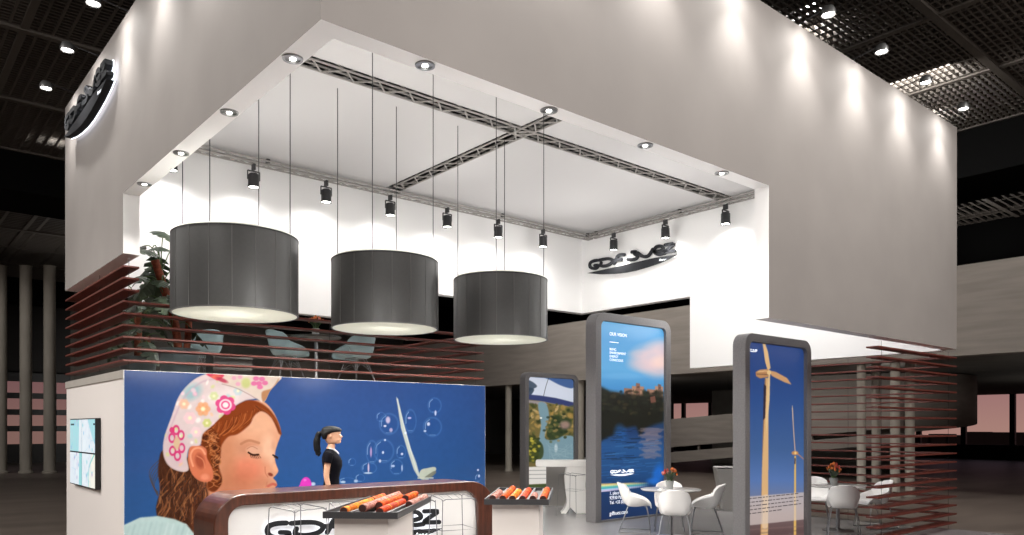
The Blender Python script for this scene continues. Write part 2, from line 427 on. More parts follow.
def paint_mural():
    r = Ras(118, 360, 490, 640, 4, (44, 88, 158)); rg = np.random.default_rng(3); rnd = random.Random(5)
    yy = np.clip((r.Y-370)/160, 0, 1)[:, None, None]; xx = np.clip((r.X-122)/360, 0, 1)[None, :, None]
    r.a = (np.array([47, 76, 134.])*(1-yy)+np.array([44, 90, 148.])*yy).astype(np.float32)*np.ones((1, r.w, 1), np.float32)
    r.a *= (.96+.07*np.sin(xx*3.0)).astype(np.float32)
    # loose strands behind the nape
    for k in range(5):
        x = 150+k*1.2; r.line([(164, 456+k*2), (x, 470+k*3), (152+k, 484+k*2), (158, 492+k)], .8, (88, 62, 44), .6)
    # hair mass at the back
    hair = r.poly([(163, 450), (158, 470), (160, 490), (156, 508), (160, 520), (176, 522), (190, 532), (204, 540), (212, 505), (216, 480), (206, 470), (200, 448), (180, 462)], (70, 38, 22), blur=.6)
    # neck
    r.poly([(196, 478), (214, 478), (240, 488), (262, 500), (262, 560), (192, 560), (196, 525), (205, 508), (203, 492)], (206, 140, 104), blur=.8)
    r.poly([(194, 480), (206, 484), (208, 500), (200, 528), (194, 545), (190, 520)], (96, 52, 32), .8, blur=1.2)
    # face
    face = r.poly([(214, 428), (228, 412), (246, 402), (262, 401), (272, 410), (279, 424), (280.8, 434), (277.5, 444), (275.2, 452), (275, 459), (276.2, 465), (278.2, 471), (275.5, 475.5), (273.2, 478), (275.8, 481), (277, 485), (274.5, 489), (275, 495), (268, 506), (250, 512), (230, 508), (216, 496), (210, 480), (206, 455)], (222, 158, 124), blur=.35)
    r.ell(262, 422, 20, 15, (236, 184, 150), .55, soft=1, clip=face)
    r.ell(247, 470, 17, 13, (228, 120, 92), .65, soft=1, clip=face)
    r.ell(234, 486, 24, 15, (188, 108, 76), .6, soft=1, clip=face)
    r.ell(226, 456, 10, 28, (196, 124, 88), .65, soft=1, clip=face)
    r.ell(268, 448, 7, 12, (246, 200, 170), .6, soft=1, clip=face)
    r.ell(276, 468, 3.2, 4.5, (244, 178, 140), .8, soft=.8, clip=face)
    r.ell(270.5, 474.5, 2.6, 1.6, (120, 44, 30), .85, soft=.6, ang=.4, clip=face)
    r.line([(265, 467), (265.5, 473), (268, 477)], 1, (186, 108, 78), .6, clip=face)
    r.line([(268, 486), (273, 484), (276.6, 485.5)], 2.6, (206, 96, 82), .9, clip=face, soft=.8)
    r.line([(267, 482), (266, 487)], 1.2, (190, 110, 84), .5, clip=face)
    # modelling of socket, bridge and jaw
    r.ell(246, 448, 10, 7, (190, 124, 94), .5, soft=1, clip=face); r.ell(273, 447, 2, 6, (200, 138, 106), .3, soft=1, clip=face); r.ell(263, 482, 8, 5, (200, 126, 94), .5, soft=1, clip=face); r.ell(272, 458, 2.5, 8, (240, 190, 158), .6, soft=1, clip=face)
    # eye: lid, lashes, brow
    r.ell(254, 450, 7.5, 4.2, (222, 168, 140), .9, soft=.6, clip=face)
    r.line([(247, 449), (252, 446.5), (257.5, 449)], .8, (176, 116, 90), .7, clip=face)
    r.line([(248.5, 452.5), (253, 455), (258.5, 454.5)], 1.9, (52, 26, 18), .95, clip=face)
    for k in range(6): r.line([(250+k*1.6, 454), (251.4+k*1.9, 458.6-abs(k-3)*.3)], .6, (46, 22, 16), .8)
    r.line([(241, 444), (249, 440.5), (259, 443)], 2.4, (170, 108, 78), .6, clip=face, soft=1)
    r.line([(273, 455), (277.5, 457.5)], 1.6, (40, 22, 16), .95); r.line([(274, 457), (278, 459)], .8, (40, 22, 16), .8)
    # front hair, auburn
    fr = r.poly([(203, 432), (212, 424), (228, 411), (244, 401), (256, 401), (268, 408), (277, 420), (281.5, 434), (279, 433), (272, 418), (262, 411), (254, 416), (249, 425), (238, 434), (228, 437), (221, 447), (220, 458), (217, 470), (222, 482), (214, 492), (206, 486), (213, 472), (206, 460), (201, 446)], (130, 58, 24), blur=.5)
    for k in range(60):
        t0 = rnd.random(); x = 212+t0*50; y = 425-t0*20+rnd.random()*3; c = rnd.choice([(158, 78, 34), (102, 42, 18), (184, 104, 54), (120, 52, 24)])
        r.line([(x, y), (x-4+rnd.random()*3, y+8), (x-10+rnd.random()*4, y+14), (x-13, y+18)], rnd.uniform(.5, 1.2), c, .6, clip=fr)
    for k in range(26):
        x = 262+rnd.random()*4; r.line([(x-8, 406), (x+4, 412+k*.2), (x+12, 424), (x+16, 434)], .6, rnd.choice([(150, 74, 34), (96, 42, 20)]), .5, clip=fr)
    # ringlets before and behind the ear: stacked s-shaped locks
    cl = r.poly([(203, 431), (212, 428), (219, 436), (221, 450), (219, 466), (222, 480), (215, 491), (207, 486), (212, 470), (209, 452), (202, 444)], (104, 46, 20), .85, blur=.7)
    for k in range(90):
        y = rnd.uniform(432, 486); x = 212+rnd.uniform(-6, 6)+(y-432)*.07; L = rnd.uniform(4, 9); w_ = rnd.choice((-1, 1))*rnd.uniform(2, 4.5)
        r.line([(x, y-L/2), (x+w_, y-L*.2), (x+w_*.7, y+L*.2), (x-w_*.4, y+L/2)], rnd.uniform(.5, 1.3), rnd.choice([(168, 90, 44), (70, 30, 14), (140, 68, 30), (196, 122, 72), (92, 40, 18), (210, 140, 92)]), .62, clip=None if rnd.random() < .25 else cl)
    for cx, cy, q in ((205, 437, 5.5), (214, 447, 5), (217, 461, 4.6), (216, 477, 4.6)):
        r.ell(cx, cy, q, q*.8, (196, 120, 70), .65, soft=.25, inner=.72, ang=.5); r.ell(cx+.6, cy+.8, q*.55, q*.42, (62, 26, 12), .7, soft=.7)
    for k in range(190):
        x = rnd.uniform(160, 208); y = rnd.uniform(466, 510); c = rnd.choice([(112, 64, 38), (52, 26, 16), (150, 92, 56), (88, 48, 28), (40, 22, 16), (176, 116, 74)])
        rr = rnd.uniform(1.5, 4); a0 = rnd.random()*6; pts = [(x+rr*math.cos(a0+i*.55)-i*.6, y+i*2.6+rr*.35*math.sin(a0+i*.55)) for i in range(7)]
        r.line(pts, rnd.uniform(.4, 1.5), c, .55, clip=hair, soft=.7)
    # ear
    r.poly([(190, 447), (198, 445), (206, 449), (207, 458), (212, 468), (213, 478), (207, 482), (198, 480), (191, 472), (188, 459)], (214, 118, 84), blur=.4)
    r.line([(193, 466), (190.5, 456), (194, 449), (201, 448.5), (205, 454)], 2, (238, 160, 122), .9, soft=.8)
    r.ell(200, 461, 4.6, 7.5, (150, 66, 44), .75, ang=-.2, soft=.6)
    r.line([(197, 456), (203, 460), (205, 468)], 1.3, (222, 132, 96), .8, soft=.6)
    r.ell(205, 477, 4, 3, (240, 150, 116), .8, soft=.8)
    # bandana
    ban = r.poly([(163.5, 455), (164, 438.5), (172, 415), (179, 396), (192, 381), (208, 373.5), (228, 374), (252, 378), (262, 393), (256, 398.5), (244, 401), (228, 411), (212, 426), (203, 434), (200, 445), (190, 447), (187, 458), (188.5, 470), (180, 471.5), (169, 466)], (220, 199, 197), blur=.35)
    r.ell(175, 452, 14, 24, (206, 178, 182), .5, soft=1, clip=ban); r.ell(226, 396, 20, 8, (238, 226, 222), .6, soft=1, clip=ban, ang=-.3)
    r.ell(192, 392, 10, 7, (138, 184, 190), .75, soft=.8, clip=ban, ang=-.6)
    r.line([(166, 440), (176, 414), (184, 398), (200, 383), (214, 379)], 1.6, (196, 160, 176), .6, clip=ban, soft=1)
    for k in range(70):
        x = rnd.uniform(165, 255); y = rnd.uniform(380, 468); c = rnd.choice([(240, 190, 150), (246, 206, 214), (210, 214, 140), (176, 206, 206), (238, 170, 190), (250, 244, 236)])
        r.ell(x, y, rnd.uniform(1.2, 3), rnd.uniform(1, 2.4), c, .7, ang=rnd.random()*3, soft=.5, clip=ban)
    for cx, cy, R, c in ((203, 409, 8, (236, 158, 104)), (190, 418, 7, (244, 196, 200)), (184, 404, 6, (240, 184, 150)), (207, 423, 5, (198, 206, 108)), (196, 432, 6, (240, 202, 206)), (214, 396, 5, (206, 214, 150)), (238, 391, 5, (190, 210, 214))):
        for q in range(6):
            a0 = q*PI/3; r.ell(cx+R*.55*math.cos(a0), cy+R*.55*math.sin(a0), R*.38, R*.38, c, .75, soft=.4, clip=ban)
        r.ell(cx, cy, R*.28, R*.28, (250, 236, 190), .9, soft=.4, clip=ban)
    sm = np.stack([r.blur(r.a[..., c], .55) for c in range(3)], -1); r.a = r.a*(1-.8*ban[..., None])+sm*.8*ban[..., None]
    def flower(cx, cy, R, c, ang=0, sq=1):
        for q in range(6):
            a0 = q*PI/3+ang; r.ell(cx+R*.62*math.cos(a0), cy+R*.62*sq*math.sin(a0), R*.42, R*.42*sq, c, .95, soft=.25)
        r.ell(cx, cy, R*.62, R*.62*sq, (242, 226, 226), .95, soft=.2); r.ell(cx, cy, R*.46, R*.46*sq, (226, 90, 140), .95, soft=.2); r.ell(cx, cy, R*.28, R*.28*sq, (248, 236, 230), .95, soft=.3)
    flower(225.5, 405, 10, (222, 74, 130), .3, .95)
    for q in range(6):     # outlined flower over the ear
        a0 = q*PI/3+.4; cx, cy = 176.8+6.2*math.cos(a0)*.85, 443+13*math.sin(a0)
        r.ell(cx, cy, 3.6, 5.2, (212, 58, 116), .95, soft=.2, inner=.55, clip=ban)
    r.ell(176.8, 443, 3.2, 6.5, (214, 180, 140), .9, soft=.5); r.ell(172, 430, 2.6, 3, (212, 50, 110), .9)
    # knot and its tail
    kn = r.poly([(206, 373.6), (222, 372.5), (250, 374.6), (280, 376.6), (277, 383), (270, 391), (264, 402), (256, 398), (246, 391), (232, 386), (222, 383), (214, 379)], (224, 204, 188), blur=.35)
    r.poly([(262, 392), (272, 388), (279, 378), (276, 386), (268, 397), (263, 402)], (186, 132, 92), blur=.5, clip=kn)
    r.poly([(203, 374), (220, 372.5), (224, 376), (216, 381), (204, 380)], (216, 66, 96), blur=.6, clip=kn)
    r.ell(216, 377, 5, 2.2, (232, 130, 90), .7, soft=.7, clip=kn)
    r.ell(222, 380, 6, 2, (178, 40, 70), .8, soft=.7, clip=kn, ang=.4)
    r.ell(246, 383, 4.5, 5, (198, 206, 122), .8, soft=.6, clip=kn)
    for cx, cy in ((256, 378.5), (262, 379), (259, 383.5), (265, 383), (254, 383.5), (260, 387)): r.ell(cx, cy, 3, 2.3, (228, 110, 162), .9, soft=.5, clip=kn)
    for cx, cy in ((234, 378), (238, 384), (240, 377)): r.ell(cx, cy, 2.4, 2, (236, 160, 190), .8, soft=.5, clip=kn)
    r.line([(222, 384), (236, 388), (250, 395), (258, 400)], 1, (170, 140, 130), .7, soft=.8)
    r.line([(256, 400), (244, 403), (228, 413), (212, 428), (203, 436)], .9, (250, 244, 240), .9, clip=ban)
    # shirt
    sh = r.poly([(110, 534), (124, 525), (140, 517.5), (158, 516), (174, 519), (186, 524), (196, 536), (206, 560), (215, 660), (110, 660)], (190, 212, 208), blur=.5, smooth=False)
    for k in range(14):
        x = 124+k*5.5; r.line([(x, 522+abs(k-6)*.8), (x-4, 545), (x-2, 600)], 2, rnd.choice([(214, 230, 226), (160, 186, 186), (176, 200, 198)]), .45, clip=sh, soft=1.6)
    r.line([(186, 524), (194, 532), (203, 556)], 1.2, (232, 240, 238), .9, clip=sh)
    # wind turbine far in the picture
    r.poly([(396.2, 396.5), (398, 399), (404, 424), (411, 449), (416, 462), (420, 476), (418.5, 477.5), (414, 470), (408, 452), (401, 428)], (196, 204, 196), blur=.25, smooth=False)
    r.line([(397, 399), (406, 434), (417, 472)], .7, (226, 230, 220), .8)
    r.poly([(419, 477), (421, 470), (428, 468), (434.5, 467), (436, 470), (431, 476), (424, 480)], (190, 196, 180), blur=.3)
    r.poly([(424, 478), (434, 471), (436, 473), (430, 478)], (120, 122, 108), .9, blur=.3); r.line([(418, 478), (433, 478)], 1.2, (206, 206, 190), .9)
    r.line([(427, 479), (427, 520), (426, 640)], 3.4, (176, 190, 190), .9)
    # soap bubbles
    for cx, cy, rx, ry in ((383.8, 451, 10.5, 12), (432.5, 427, 9.5, 10), (434.6, 405.5, 7, 8), (389, 424, 10, 11), (369, 468, 8, 6), (396.5, 467, 7, 8), (410.5, 421, 6, 12), (401, 452, 5, 7), (381, 417, 5, 5), (372, 452, 6, 12), (347, 481, 9, 3.5), (478, 478, 3, 4), (360, 478, 5, 4), (352, 462, 4, 4)):
        r.ell(cx, cy, rx, ry, (92, 142, 200), .38, soft=.14, inner=.86)
        r.ell(cx, cy, rx*.85, ry*.85, (36, 80, 150), .20, soft=.5)
        r.line([(cx-rx*.75, cy+ry*.2), (cx-rx*.7, cy-ry*.4), (cx-rx*.3, cy-ry*.75)], .7, (168, 200, 232), .65)
        r.line([(cx-rx*.3, cy+ry*.8), (cx+rx*.3, cy+ry*.8)], .6, (150, 190, 226), .5)
    for x, y, rx, ry, c in ((388, 420, 2.2, 3.4, (214, 200, 226)), (385, 426, 1.4, 1, (240, 236, 244)), (391, 430, 1.6, 2, (190, 180, 216)), (383, 452.5, 1, 1.4, (226, 236, 250)), (385, 440, 1, 1, (220, 230, 246)), (435.5, 413, .9, 2.6, (206, 216, 240)), (428.5, 424, 1.5, 1.8, (222, 226, 244)), (425, 431, 1.3, 1, (196, 210, 238)), (409.5, 418, 1.8, 1, (210, 200, 236)), (405.5, 433, 1.2, 1.3, (226, 236, 250)), (368.5, 468, .8, 5, (226, 206, 226)), (371, 452, .9, 5, (190, 160, 200)), (402, 454, 1.2, 1.2, (222, 232, 248)), (393, 466, 1.8, 1.2, (190, 210, 240)), (380, 461, 1.1, 1.6, (214, 220, 240)), (402, 468, .7, 3.2, (190, 210, 240)), (368, 473, 4.2, .8, (190, 214, 236)), (478, 470, 1, 1, (230, 236, 250)), (479, 476, 1, 1.4, (206, 220, 244)), (343, 482, 2.5, 1.2, (200, 220, 240)), (356, 481, 2, 1.5, (180, 204, 234)), (313, 484, 2.4, 1.8, (206, 222, 242))):
        r.ell(x, y, rx, ry, c, .9, soft=.6)
    # magenta ring of the bubble wand
    r.poly([(300.5, 486), (302, 479.5), (306, 477), (310, 479.5), (311, 486)], (226, 64, 190), blur=.3); r.ell(305, 480, 1.6, 1.2, (244, 130, 220), .8, soft=.6)
    r.line([(300, 486), (290, 500), (278, 512)], 1.6, (226, 64, 190))
    r.a *= (1+.03*(noise2(rg, r.h, r.w, 14)-.5))[..., None]
    return r

def paint_lake():
    r = Ras(594, 305, 676, 530, 5, (70, 140, 200)); rg = np.random.default_rng(8); rnd = random.Random(9)
    Y = (r.Y)[:, None]; X = (r.X)[None, :]; yl = Y-(X-602)*.06
    stops = [(312, (96, 168, 214)), (340, (74, 152, 208)), (368, (92, 166, 216)), (388, (70, 142, 200)), (400, (50, 70, 84)), (430, (30, 60, 104)), (445, (38, 84, 138)), (470, (32, 76, 128)), (486, (24, 60, 106)), (500, (22, 54, 98)), (526, (20, 46, 88))]
    for c in range(3): r.a[..., c] = np.interp((yl*np.ones_like(X)).ravel(), [q[0] for q in stops], [q[1][c] for q in stops]).reshape(r.h, r.w)
    # evening cloud
    for cx, cy, rx, ry, a in ((654, 358, 20, 13, .75), (664, 350, 16, 10, .7), (644, 364, 14, 7, .6), (660, 368, 16, 9, .7), (640, 354, 10, 4, .45)):
        r.ell(cx, cy, rx, ry, (226, 196, 198), a, soft=.9)
    r.ell(661, 362, 9, 6, (240, 208, 196), .7, soft=.9); r.ell(622, 376, 22, 3, (110, 176, 222), .5, soft=.8)
    # town on the far shore
    for x0, x1, y0, c in ((624, 632, 388, (150, 112, 92)), (632, 644, 386, (176, 134, 108)), (636, 640, 383, (140, 100, 84)), (647, 656, 389, (160, 120, 98)), (655, 663, 386, (184, 140, 112)), (658, 661, 384, (120, 92, 82)), (612, 620, 392, (96, 84, 74))):
        r.poly([(x0, y0), (x1, y0+.6), (x1, 400), (x0, 400)], c, smooth=False, blur=.2)
        for k in range(4): r.ell(x0+1.5+k*(x1-x0-2)/4, y0+4, .6, .6, (84, 60, 56), .8)
    r.poly([(594, 384), (604, 388), (609, 391), (618, 393), (628, 394), (640, 395), (652, 394), (664, 396), (664, 422), (656, 424), (646, 428), (640, 436), (636, 426), (624, 428), (616, 434), (608, 437), (601, 441), (594, 440)], (26, 30, 24), blur=1.4, smooth=False)
    for k in range(90): r.ell(rnd.uniform(601, 664), rnd.uniform(391, 414), rnd.uniform(1, 3.4), rnd.uniform(.8, 2.4), rnd.choice([(46, 50, 34), (18, 22, 18), (66, 58, 40), (34, 40, 30)]), .6, soft=.7)
    r.poly([(650, 397), (655, 396), (656, 402), (651, 403)], (110, 72, 60), smooth=False, blur=.3)
    r.ell(620, 434, 6, 9, (36, 92, 158), .7, soft=.8)
    # sky colour mirrored in ripples
    for k in range(34):
        y = 428+k*.9; w = 9+3*math.sin(k*.9)-k*.05; x = 651+rnd.uniform(-2, 2)
        r.line([(x-w, y+.5), (x, y), (x+w, y+.6)], 1.0, rnd.choice([(170, 136, 130), (140, 126, 140), (186, 150, 138)]), .5, smooth=False, soft=1.4)
    for k in range(60):
        y = rnd.uniform(440, 484); x = rnd.uniform(602, 662); w = rnd.uniform(2, 8)
        r.line([(x-w, y+w*.08), (x+w, y-w*.08)], .6, rnd.choice([(60, 122, 184), (24, 66, 124), (76, 136, 190), (18, 52, 100)]), .5, smooth=False)
    for k in range(30):
        x = rnd.uniform(602, 640); y = rnd.uniform(428, 460); r.line([(x-5, y), (x+5, y-.4)], .7, (16, 28, 40), .5, smooth=False)
    r.ell(658, 474, 5, 10, (30, 110, 210), .8, soft=.9, ang=.25); r.ell(653, 481, 6, 3, (36, 116, 214), .7, soft=.9)
    # rainbow band fading to the right
    for k, c in enumerate([(214, 186, 120), (226, 224, 160), (120, 206, 176), (60, 174, 190), (170, 206, 230), (206, 196, 226)]):
        y = 484.6+k*1.35
        for q in range(24):
            x = 600+q*2.0; a = .95*(1-(q/24)**1.5)
            r.line([(x, y-q*.15-(k-2.5)*q*.03), (x+2.2, y-(q+1)*.15-(k-2.5)*q*.03)], 1.5, c, a, smooth=False)
    return r

def paint_turbines():
    r = Ras(744, 330, 808, 560, 5, (40, 90, 180)); rnd = random.Random(4)
    Y = (r.Y)[:, None]; X = (r.X)[None, :]; yl = Y+0*X
    stops = [(335, (34, 64, 126)), (400, (40, 76, 134)), (450, (60, 94, 144)), (480, (84, 116, 172)), (500, (110, 120, 150)), (515, (120, 100, 100)), (530, (96, 74, 74)), (556, (70, 52, 52))]
    for c in range(3): r.a[..., c] = np.interp(yl.ravel(), [q[0] for q in stops], [q[1][c] for q in stops]).reshape(r.h, r.w)
    T = (214, 172, 122)
    # large turbine
    r.poly([(765, 378), (768.6, 378), (768.4, 440), (768, 560), (760, 560), (762, 470), (763.5, 420)], T, smooth=False)
    r.poly([(765, 378), (766, 379), (764.5, 420), (762, 470), (761, 540), (760, 540), (763.2, 420)], (150, 108, 74), .9, smooth=False)
    r.poly([(763.8, 384), (766.2, 386), (765.2, 418), (763, 420)], (40, 34, 50), .95, smooth=False)
    r.poly([(762, 338), (764.4, 341), (768, 352), (770.6, 368), (768, 371), (765.2, 362)], (226, 184, 130), smooth=False)
    r.poly([(768, 370), (776, 372), (787, 378), (791.6, 384.6), (784, 382), (772, 376)], (206, 156, 110), smooth=False)
    r.poly([(768.5, 371), (770.2, 372), (769.6, 400), (766.5, 433), (765.8, 420), (767, 396)], (224, 190, 140), smooth=False)
    r.poly([(755.6, 372), (760, 369.6), (768, 369), (771, 372), (768, 377), (760, 378.4), (756, 376)], (190, 138, 92), smooth=False)
    r.line([(757, 374), (768, 374.6)], 1.1, (110, 74, 56), .9); r.line([(758, 371.6), (767, 371)], .8, (236, 200, 150), .9); r.ell(769, 372.6, 2, 2.4, (232, 196, 140))
    # small turbine
    r.poly([(794.4, 456), (796, 456), (796.2, 560), (793.6, 560)], (222, 178, 96), smooth=False)
    r.poly([(794.6, 458), (795.6, 458), (795.4, 464), (794.4, 464)], (40, 34, 50), smooth=False)
    r.line([(792.4, 408), (793.6, 430), (795.2, 453)], 1, (190, 160, 140), .95); r.line([(792.3, 406), (793, 420)], .6, (200, 176, 156), .9)
    r.line([(795.4, 453), (799, 455), (803.4, 459)], .9, (184, 128, 92), .95)
    r.ell(795, 453, 3.4, 2, (196, 136, 84), soft=.4); r.ell(795.4, 453, 1.2, 1.4, (236, 196, 130))
    # caption panel
    r.poly([(740, 497.2), (812, 491.6), (812, 518.5), (740, 526.4)], (198, 184, 180), .82, smooth=False)
    for k in range(6):
        y = 530+k*4; r.line([(745, y), (806, y-4)], 1.6, rnd.choice([(140, 112, 108), (90, 66, 66)]), .35, smooth=False)
    r.line([(766, 497), (765, 526)], 5.4, (226, 200, 170), .6, smooth=False); r.line([(795, 493), (795, 520)], 1.8, (226, 196, 150), .6, smooth=False)
    return r

def paint_dam():
    r = Ras(524, 370, 576, 500, 7, (200, 208, 220)); rnd = random.Random(6)
    r.poly([(520, 366), (580, 366), (580, 400), (520, 396)], (206, 212, 226), smooth=False)
    r.poly([(545, 377.5), (560, 377.8), (572, 378), (573, 388), (562, 386), (550, 380)], (52, 84, 138), .9); r.ell(546, 376.5, 12, 1.5, (84, 112, 160), .8, soft=.6)
    r.poly([(524, 380), (531, 381), (537, 386), (533, 389), (524, 394)], (60, 74, 92), .9); r.poly([(524, 388), (534, 389), (530, 396), (524, 398)], (48, 66, 84), .9)
    r.poly([(524, 394), (540, 395.5), (556, 398), (576, 403), (576, 408), (560, 405), (540, 401), (524, 400)], (52, 62, 108), blur=.3, smooth=False)
    r.poly([(524, 399), (540, 401), (560, 405), (576, 408), (576, 500), (524, 500)], (112, 100, 58), blur=.3, smooth=False)
    r.poly([(527, 400), (545, 402), (548, 405), (530, 404)], (150, 140, 140), smooth=False)
    for k in range(240):
        x = rnd.uniform(524, 576); y = rnd.uniform(404, 462); c = rnd.choice([(62, 70, 36), (176, 140, 76), (146, 122, 64), (44, 54, 30), (196, 160, 100), (90, 92, 48), (206, 178, 130)])
        r.ell(x, y, rnd.uniform(1, 3.2), rnd.uniform(.8, 2.4), c, .7, soft=.7, ang=rnd.random()*3)
    r.poly([(538, 404), (546, 404), (549, 416), (546, 428), (545, 438), (552, 440), (562, 436), (576, 440), (576, 476), (552, 474), (540, 460), (539, 440), (541, 424)], (118, 148, 160), blur=.5)
    r.poly([(556, 416), (568, 418), (572, 424), (565, 434), (554, 440), (547, 436), (549, 426)], (44, 60, 36), .9, blur=.6)
    for k in range(60): r.ell(rnd.gauss(558, 7), rnd.gauss(427, 6), 1.6, 1.2, rnd.choice([(66, 78, 44), (30, 44, 30), (150, 126, 76), (90, 96, 56)]), .7, soft=.6)
    r.poly([(528, 436), (536, 438), (543, 446), (542, 458), (530, 462), (524, 456)], (52, 64, 30), .85, blur=.5)
    for k in range(50): r.ell(rnd.gauss(533, 4), rnd.gauss(448, 6), 1.5, 1.2, rnd.choice([(150, 140, 50), (64, 74, 34), (196, 180, 70), (40, 54, 28)]), .8, soft=.6)
    r.ell(565, 425, 5, 4, (186, 146, 142), .7, soft=.8); r.ell(541, 418, 1.2, .8, (230, 232, 226)); r.ell(556, 448, 1.6, 4, (206, 218, 220), .8, soft=.8); r.line([(549, 377), (546, 386), (543.6, 396)], .6, (60, 62, 70), .8)
    for k in range(30): r.line([(545+rnd.random()*28, 442+rnd.random()*22), (548+rnd.random()*26, 446+rnd.random()*20)], .6, (146, 172, 178), .4, smooth=False)
    r.poly([(520, 467), (550, 466.5), (580, 466), (580, 482), (550, 483.5), (520, 485)], (222, 218, 212), smooth=False)
    for y in (470.5, 474.5, 478.5): r.line([(529, y), (572, y-.5)], .7, (140, 136, 134), .8, smooth=False)
    r.poly([(520, 485), (580, 482.5), (580, 500), (520, 500)], (70, 84, 50), smooth=False)
    return r

def paint_screen(seed, w, h):
    """map-like screen picture in its own metric frame"""
    r = Ras(0, 0, w, h, 160, (232, 242, 248)); rnd = random.Random(seed)
    T = (170, 222, 228)
    if seed == 1: r.poly([(0, 0), (w*.8, 0), (w*.74, h), (0, h)], T, smooth=False, blur=.004)
    if seed == 2: r.poly([(w*.45, 0), (w, 0), (w, h*.75), (w*.85, h*.6), (w*.6, h*.25)], T, blur=.004, smooth=False)
    if seed == 3: r.poly([(w*.8, 0), (w, 0), (w, h), (w*.76, h)], (150, 214, 216), smooth=False, blur=.004)
    if seed == 4:
        r.poly([(w*.7, 0), (w, 0), (w, h), (w*.5, h)], (246, 244, 232), smooth=False, blur=.004)
        r.line([(w*.95, 0), (w*.6, h*.35), (w*.5, h*.7), (w*.55, h)], .03, (120, 210, 200), .9, soft=.01)
    for k in range(26):
        x, y = rnd.random()*w, rnd.random()*h
        pts = [(x, y)]
        for q in range(3): pts.append((pts[-1][0]+rnd.uniform(-.2, .2), pts[-1][1]+rnd.uniform(-.25, .25)))
        r.line(pts, rnd.choice([.006, .01]), rnd.choice([(190, 206, 226), (214, 196, 224), (160, 200, 222), (206, 212, 224)]), .6, soft=.006)
    for k in range(5): r.ell(rnd.random()*w, rnd.random()*h, .035, .03, rnd.choice([(150, 190, 220), (190, 170, 206), (150, 214, 220)]), .7, soft=.5)
    return r

def lin(a):
    a = np.clip(a/255., 0, 1); return np.where(a <= .04045, a/12.92, ((a+.055)/1.055)**2.4)
def picture(name, matname, origin, du, dv, w, h, step, colfn, parent=None, loc=None, mask=None):
    """flat picture panel: grid of w x h metres from origin along du, dv, with point colours"""
    nu = int(w/step)+1; nv = int(h/step)+1
    U, V = np.meshgrid(np.linspace(0, w, nu), np.linspace(0, h, nv)); U = U.ravel(); V = V.ravel()
    if mask is not None: U, V = mask(U, V)
    O = np.array(origin); P = O+U[:, None]*np.array(du)+V[:, None]*np.array(dv)
    c = lin(colfn(P, U, V))
    base = np.array(loc) if loc is not None else np.zeros(3)
    me = bpy.data.meshes.new(name)
    idx = np.arange(nu*nv).reshape(nv, nu)
    q = np.stack([idx[:-1, :-1], idx[:-1, 1:], idx[1:, 1:], idx[1:, :-1]], -1).reshape(-1, 4)
    me.vertices.add(nu*nv); me.vertices.foreach_set('co', (P-base).astype(np.float32).ravel())
    me.loops.add(q.size); me.loops.foreach_set('vertex_index', q.astype(np.int32).ravel())
    me.polygons.add(len(q)); me.polygons.foreach_set('loop_start', np.arange(0, q.size, 4, dtype=np.int32))
    me.update(calc_edges=True)
    at = me.color_attributes.new('print', 'FLOAT_COLOR', 'POINT')
    at.data.foreach_set('color', np.concatenate([c, np.ones((len(c), 1))], 1).astype(np.float32).ravel())
    me.materials.append(M[matname])
    o = bpy.data.objects.new(name, me); COL.objects.link(o)
    if parent is not None: o.parent = parent
    elif loc is not None: o.location = loc
    return o
def rounded_mask(w, h, r):
    """pull grid points of a w x h sheet inside rounded corners"""
    def f(U, V):
        U = U.copy(); V = V.copy()
        dz = np.minimum(V, h-V); ins = np.where(dz < r, r-np.sqrt(np.maximum(0, r*r-(r-dz)**2)), 0)
        U2 = ins+(U/w)*(w-2*ins); return U2, V
    return f
# ------------------------------------------------------------------ hall: floor, ceiling grid, far structure
HZ = -.08
struct('floor_hall', MB().box(-30, 60, -30, 60, HZ-.1, HZ), 'hall_floor')
struct('floor', MB().box(0, 11.44, -.9, 8.69, HZ, 0, {'+z': 0, '-z': 1, '-x': 1, '+x': 1, '-y': 1, '+y': 1}), ['stand_floor', 'steel'])

ZH = 8.5
def grate_bay(x0, x1, y0, y1, name, px=.21, py=.115, z=ZH, bw=.017):
    b = MB()
    n = int((y1-y0)/py)
    for i in range(n+1):
        y = y0+i*(y1-y0)/n; b.box(x0, x1, y-bw, y+bw, z, z+.06)
    n = int((x1-x0)/px)
    for i in range(n+1):
        x = x0+i*(x1-x0)/n; b.box(x-bw*1.25, x+bw*1.25, y0, y1, z+.002, z+.07)
    # carrier rails
    n = max(1, round((y1-y0)/3.45))
    for i in range(n+1):
        y = y0+i*(y1-y0)/n; b.box(x0, x1, y-.07, y+.07, z-.05, z+.1)
    n = max(1, round((x1-x0)/2.9))
    for i in range(n+1):
        x = x0+i*(x1-x0)/n; b.box(x-.06, x+.06, y0, y1, z-.03, z+.1)
    o = struct(name, b, 'grate')
    return o
XE, YE = 16.8, 17.3
grate_bay(-6, XE, -3.2, YE, 'ceiling_grid')
grate_bay(19.0, 34, -14, 17.3, 'ceiling_grid_right', px=1.1, py=.22, bw=.035)
grate_bay(-10, XE, 19.6, 36, 'ceiling_grid_left', px=1.1, py=.24, bw=.035)
grate_bay(-26, -6.6, 2, 36, 'ceiling_grid_far_left', px=1.1, py=.24, bw=.035)
struct('ceiling_plenum', MB().box(-30, 60, -30, 60, 10.2, 10.3), 'plenum')
b = MB()
b.box(XE, 19.0, -14, 40, 7.4, 10); b.box(-30, XE, YE, 19.6, 7.5, 10); b.box(34, 36, -14, 40, 7.4, 10); b.box(-30, 34, 36, 38, 7.5, 10)
struct('trim_beams', b, 'beam')
